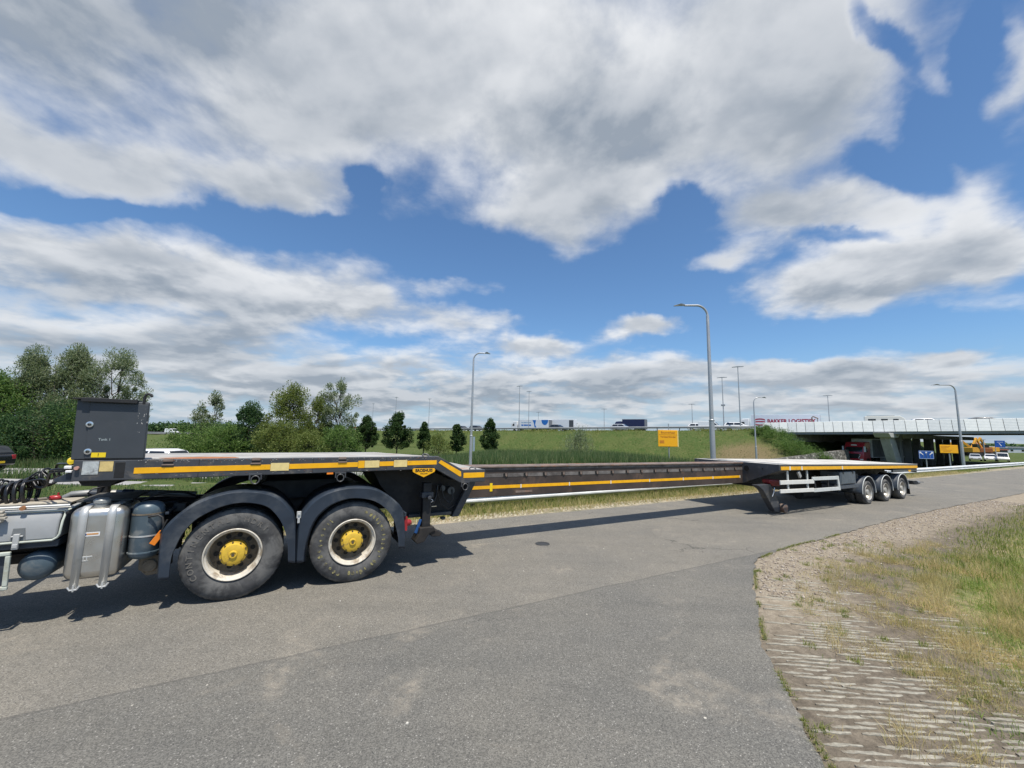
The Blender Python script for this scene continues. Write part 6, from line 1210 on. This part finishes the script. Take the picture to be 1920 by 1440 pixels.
tree('reed_shrub', 'small feathery shrub between the young trees', tb(822, 46), hgt(822, 815, 46), 3.0, [1, 1, .7, .3], LF_OLV, 5000, .18, 'shrubs on the embankment foot', 40, .02, .04, 5, .6, .09, 'shrub', .3)
for k, (px, py, Yd, H, Wd, lb) in enumerate(((1450, 815, 62, 1.0, 5.0, 'dark shrub at the top of the slope beside the parapet'), (1475, 828, 59, 1.1, 5.0, 'dense green shrub midway down the slope beside the bridge'), (1500, 835, 57.5, 1.1, 5.0, 'green shrub above the stone revetment'), (1432, 808, 64, .9, 3.0, 'small dark shrub where the parapet begins'), (1525, 843, 57, 1.1, 4.0, 'low shrub at the dark mouth of the underpass'))):
    p = at(px, py, Yd); tree('slope_shrub', lb, (p.x, p.y, gz(p.x, p.y)), H, Wd, [1, 1, .85, .5], LF_SHR, 7000, .16, 'shrubs on the slope beside the bridge', 50, .02, .03, 5, .4, .10, 'shrub', .35)
# far woods on the left horizon and right horizon
def wood(label, x0, x1, ytop, Y, n, lm):
    xs = np.linspace(x0, x1, n); P = []
    for x in xs:
        p = at(x, 810, Y); g = gz(p.x, p.y); H = (at(x, ytop+random.uniform(-2, 4), Y).z-g); k = 260
        q = rng.normal(0, 1, (k, 3))*np.array([2.6, 2.0, H*.24]); P.append(q+np.array([p.x, p.y, g+H*.52]))
    put('far_wood', leaves(np.concatenate(P), 1.5, .9, lm), None, kind='stuff', label=label, category='wood')
wood('dark far wood on the left horizon behind the white van', 288, 445, 796, 230, 70, LF_DRK); wood('distant tree line on the right horizon beyond the bridge', 1800, 1990, 836, 210, 60, LF_DRK); wood('thin far tree line on the left horizon', -40, 290, 806, 300, 80, LF_DRK)

# ------------------------------------------------------------------ grass
def blades(name, P, H, Wd, mat, lean=.35, label=None, cat='grass'):
    n = len(P); a = rng.uniform(0, 2*np.pi, n); w = np.stack([np.cos(a), np.sin(a), np.zeros(n)], -1)*(Wd/2)[:, None]; b = rng.uniform(0, 2*np.pi, n); ln = (H*np.abs(rng.normal(0, lean, n)))[:, None]
    L = np.stack([np.cos(b), np.sin(b), np.zeros(n)], -1)*ln; up = np.zeros((n, 3)); up[:, 2] = np.sqrt(np.maximum(H**2-ln[:, 0]**2*.6, (H*.25)**2))
    m_ = P+L*.35+up*.6; V = np.stack([P-w, P+w, m_+w*.75, m_-w*.75, P+L+up], 1).reshape(-1, 3); i = np.arange(n)[:, None]*5
    F = np.stack([i+np.array([0, 1, 2]), i+np.array([0, 2, 3]), i+np.array([3, 2, 4])], 1).reshape(-1, 3)
    return put(name, npmesh(name, V, F, mat), None, kind='stuff', label=label, category=cat)
GR_GREEN = leafmat('blade_green', (0.17, 0.29, 0.045), (0.27, 0.4, 0.075), (0.46, 0.48, 0.16), trans=0.55); GR_DRY = leafmat('blade_dry', (0.52, 0.4, 0.19), (0.76, 0.62, 0.34), (0.5, 0.45, 0.17), trans=0.5); GR_REED = leafmat('blade_reed', (0.085, 0.155, 0.05), (0.135, 0.205, 0.075), (0.28, 0.29, 0.14), trans=0.45); GR_MIX = leafmat('blade_mix', (0.19, 0.26, 0.05), (0.3, 0.34, 0.085), (0.58, 0.5, 0.22), trans=0.52)
GR_SLOPE = leafmat('blade_slope', (0.085, 0.14, 0.035), (0.13, 0.175, 0.05), (0.23, 0.23, 0.085), trans=0.5)
def vnoise(x, y, s, seed=0):
    r = np.random.default_rng(seed); ph = r.uniform(0, 6.28, (6, 2)); k = r.uniform(.5, 1.6, (6, 2))*s*r.choice([-1, 1], (6, 2)); return sum(np.sin(k[i, 0]*x+k[i, 1]*y+ph[i, 0]) for i in range(6))/6
def verge_pts(n, xr, yr, dens):
    x = rng.uniform(*xr, n); y = rng.uniform(*yr, n); s = sdist(x, y, 9); k = rng.uniform(0, 1, n) < dens(x, y, s); x, y, s = x[k], y[k], s[k]; return np.stack([x, y, verge_z(x, y)-.005], -1), s
sm_ = lambda a, b, x: np.clip((x-a)/(b-a), 0, 1)**2*(3-2*np.clip((x-a)/(b-a), 0, 1))
def dgreen(x, y, s): return sm_(1.1, 2.5, s+.9*vnoise(x, y, 2.2, 1))*(.35+.65*sm_(-.3, .35, vnoise(x, y, 3.0, 2)))+.40*sm_(.30, .55, vnoise(x, y, 4.5, 3))*(s > .45)
def ddry(x, y, s): return sm_(.55, 1.4, s+.5*vnoise(x, y, 2.5, 4))*(1-.55*sm_(2.2, 3.6, s))*sm_(-.2, .35, vnoise(x, y, 4.5, 5))+.12*sm_(.3, .6, vnoise(x, y, 6, 6))*(s > .15)
P, s = verge_pts(130000, (2, 8.5), (1.6, 10.5), dgreen); blades('verge_grass', P, (.04+.10*sm_(1.2, 3.5, s))*(1+.7*vnoise(P[:, 0], P[:, 1], 6, 21))*rng.uniform(.5, 1.6, len(P)), np.full(len(P), .0048), GR_GREEN, 1.2, 'green grass on the right-hand verge')
P, s = verge_pts(240000, (2, 8.5), (1.6, 10.5), ddry); blades('dry_grass', P, (.04+.10*sm_(.8, 2.6, s))*(1+.8*vnoise(P[:, 0], P[:, 1], 7, 22))*rng.uniform(.4, 1.8, len(P)), np.full(len(P), .0040), GR_DRY, 1.4, 'straw-coloured dry grass on the right-hand verge')
P, s = verge_pts(150000, (6.5, 26), (6, 22), lambda x, y, s: sm_(.8, 2.0, s+.5*vnoise(x, y, 1.6, 7))*(s < 7)); blades('verge_grass', P, (.07+.10*sm_(1, 3, s))*rng.uniform(.6, 1.5, len(P)), np.full(len(P), .010), GR_MIX, .9, 'grass growing on the far part of the right-hand verge')
x = rng.uniform(1.9, 8, 1500); y = rng.uniform(1.6, 9, 1500); s = sdist(x, y); k = (s > .05); 
def tufts(nc, spread, per, dens, seed):
    x = rng.uniform(1.9, 7.5, nc*6); y = rng.uniform(1.7, 8.5, nc*6); s = sdist(x, y); k = np.where(dens(s))[0][:nc]; c = np.stack([x[k], y[k]], -1); c = np.repeat(c, per, 0)+rng.normal(0, spread, (len(k)*per, 2)); s = sdist(c[:, 0], c[:, 1]); c = c[s > -.01]; return np.stack([c[:, 0], c[:, 1], verge_z(c[:, 0], c[:, 1])], -1)
P = tufts(110, .028, 60, lambda s: s > .05, 1); blades('grass_tufts', P, rng.uniform(.015, .07, len(P)), np.full(len(P), .005), GR_MIX, .9, 'small green weed tufts between the paver bars')
P = tufts(110, .05, 55, lambda s: s > .5, 2); blades('straw_tufts', P, rng.uniform(.05, .22, len(P)), np.full(len(P), .0032), GR_DRY, .8, 'tall straw tufts standing on the paved verge')
k_ = np.where((EC[:, 1] > 1.5) & (EC[:, 1] < 9))[0]; q = rng.choice(k_, 5200); c = EC[q]+nrm[q]*np.abs(rng.normal(0, .022, 5200))[:, None]; c = c[vnoise(c[:, 0], c[:, 1], 5, 9) > -.05]; blades('edge_weeds', np.c_[c, np.zeros(len(c))], rng.uniform(.01, .05, len(c)), np.full(len(c), .004), GR_MIX, .9, 'weeds growing along the curved asphalt edge', 'weeds')
# strip behind the road
n = 150000; u = rng.uniform(-14, 46, n); v = 3.05+rng.gamma(1.6, 1.5, n); x = TR_O.x+u*DU.x+v*DV.x; y = TR_O.y+u*DU.y+v*DV.y; k = (v < 13) & (rng.uniform(0, 1, n) < .25+.75*sm_(3.1, 3.9, v+.4*vnoise(x, y, 1.2, 11))); x, y, v = x[k], y[k], v[k]
blades('roadside_grass', np.stack([x, y, ground_z(x, y)], -1), (.06+.22*sm_(3.3, 6, v))*rng.uniform(.5, 1.5, len(x)), np.full(len(x), .012)*(1+.06*v), GR_MIX, .5, 'rough sun-bleached grass along the far side of the road')
n = 60000; u = rng.uniform(-14, 40, n); v = rng.uniform(3.0, 6, n); x = TR_O.x+u*DU.x+v*DV.x; y = TR_O.y+u*DU.y+v*DV.y; blades('roadside_straw', np.stack([x, y, ground_z(x, y)], -1), rng.uniform(.04, .22, n), np.full(n, .009), GR_DRY, .6, 'dry straw between the pavers and the crash barrier')
n = 70000; x = rng.uniform(-46, 2, n); y = rng.uniform(13, 34, n); k = ((y < 18.9) | ((y > 20.6) & (y < 22.5)) | (y > 27.2)); x, y = x[k], y[k]; h = np.where(y > 20.5, rng.uniform(.35, .8, len(x)), rng.uniform(.06, .2, len(x))); blades('meadow_grass', np.stack([x, y, ground_z(x, y)], -1), h, np.full(len(x), .03), GR_REED, .4, 'meadow grass beside the path at the left')
n = 60000; x = rng.uniform(-16, 17, n); y = rng.uniform(27, 46, n); k = vnoise(x, y, .5, 12) > -.5; x, y = x[k], y[k]; h = np.interp(x, [-16, -6, -2, 10, 15, 17], [.5, .7, 1.2, 1.3, .8, .4])*rng.uniform(.6, 1.25, len(x)); blades('reeds', np.stack([x, y, ground_z(x, y)], -1), h, np.full(len(x), .045), GR_REED, .22, 'tall green reeds below the embankment', 'reeds')
n = 60000; x = rng.uniform(-40, 48, n); y = rng.uniform(44, 110, n); t_, s_ = hw_ts(x, y); k = (s_ < -.5) & (s_ > -16) & (t_ > -6); x, y = x[k], y[k]; blades('slope_grass', np.stack([x, y, ground_z(x, y)-.02], -1), rng.uniform(.10, .30, len(x)), np.full(len(x), .05), GR_SLOPE, .9, 'grass on the motorway embankment')
n = 26000; t_ = rng.uniform(-2, 112, n); s_ = -.2-np.abs(rng.normal(0, 1.1, n)); x = HA[0]-HDIR[0]*t_+HN[0]*s_; y = HA[1]-HDIR[1]*t_+HN[1]*s_; k = rng.uniform(0, 1, n) < .25+.9*vnoise(x, y, .9, 31); x, y = x[k], y[k]; blades('crest_weeds', np.stack([x, y, ground_z(x, y)-.02], -1), rng.uniform(.12, .55, len(x))*(1+.5*vnoise(x, y, .6, 32)), np.full(len(x), .05), GR_MIX, .5, 'uneven weeds along the crest of the motorway embankment', 'weeds')
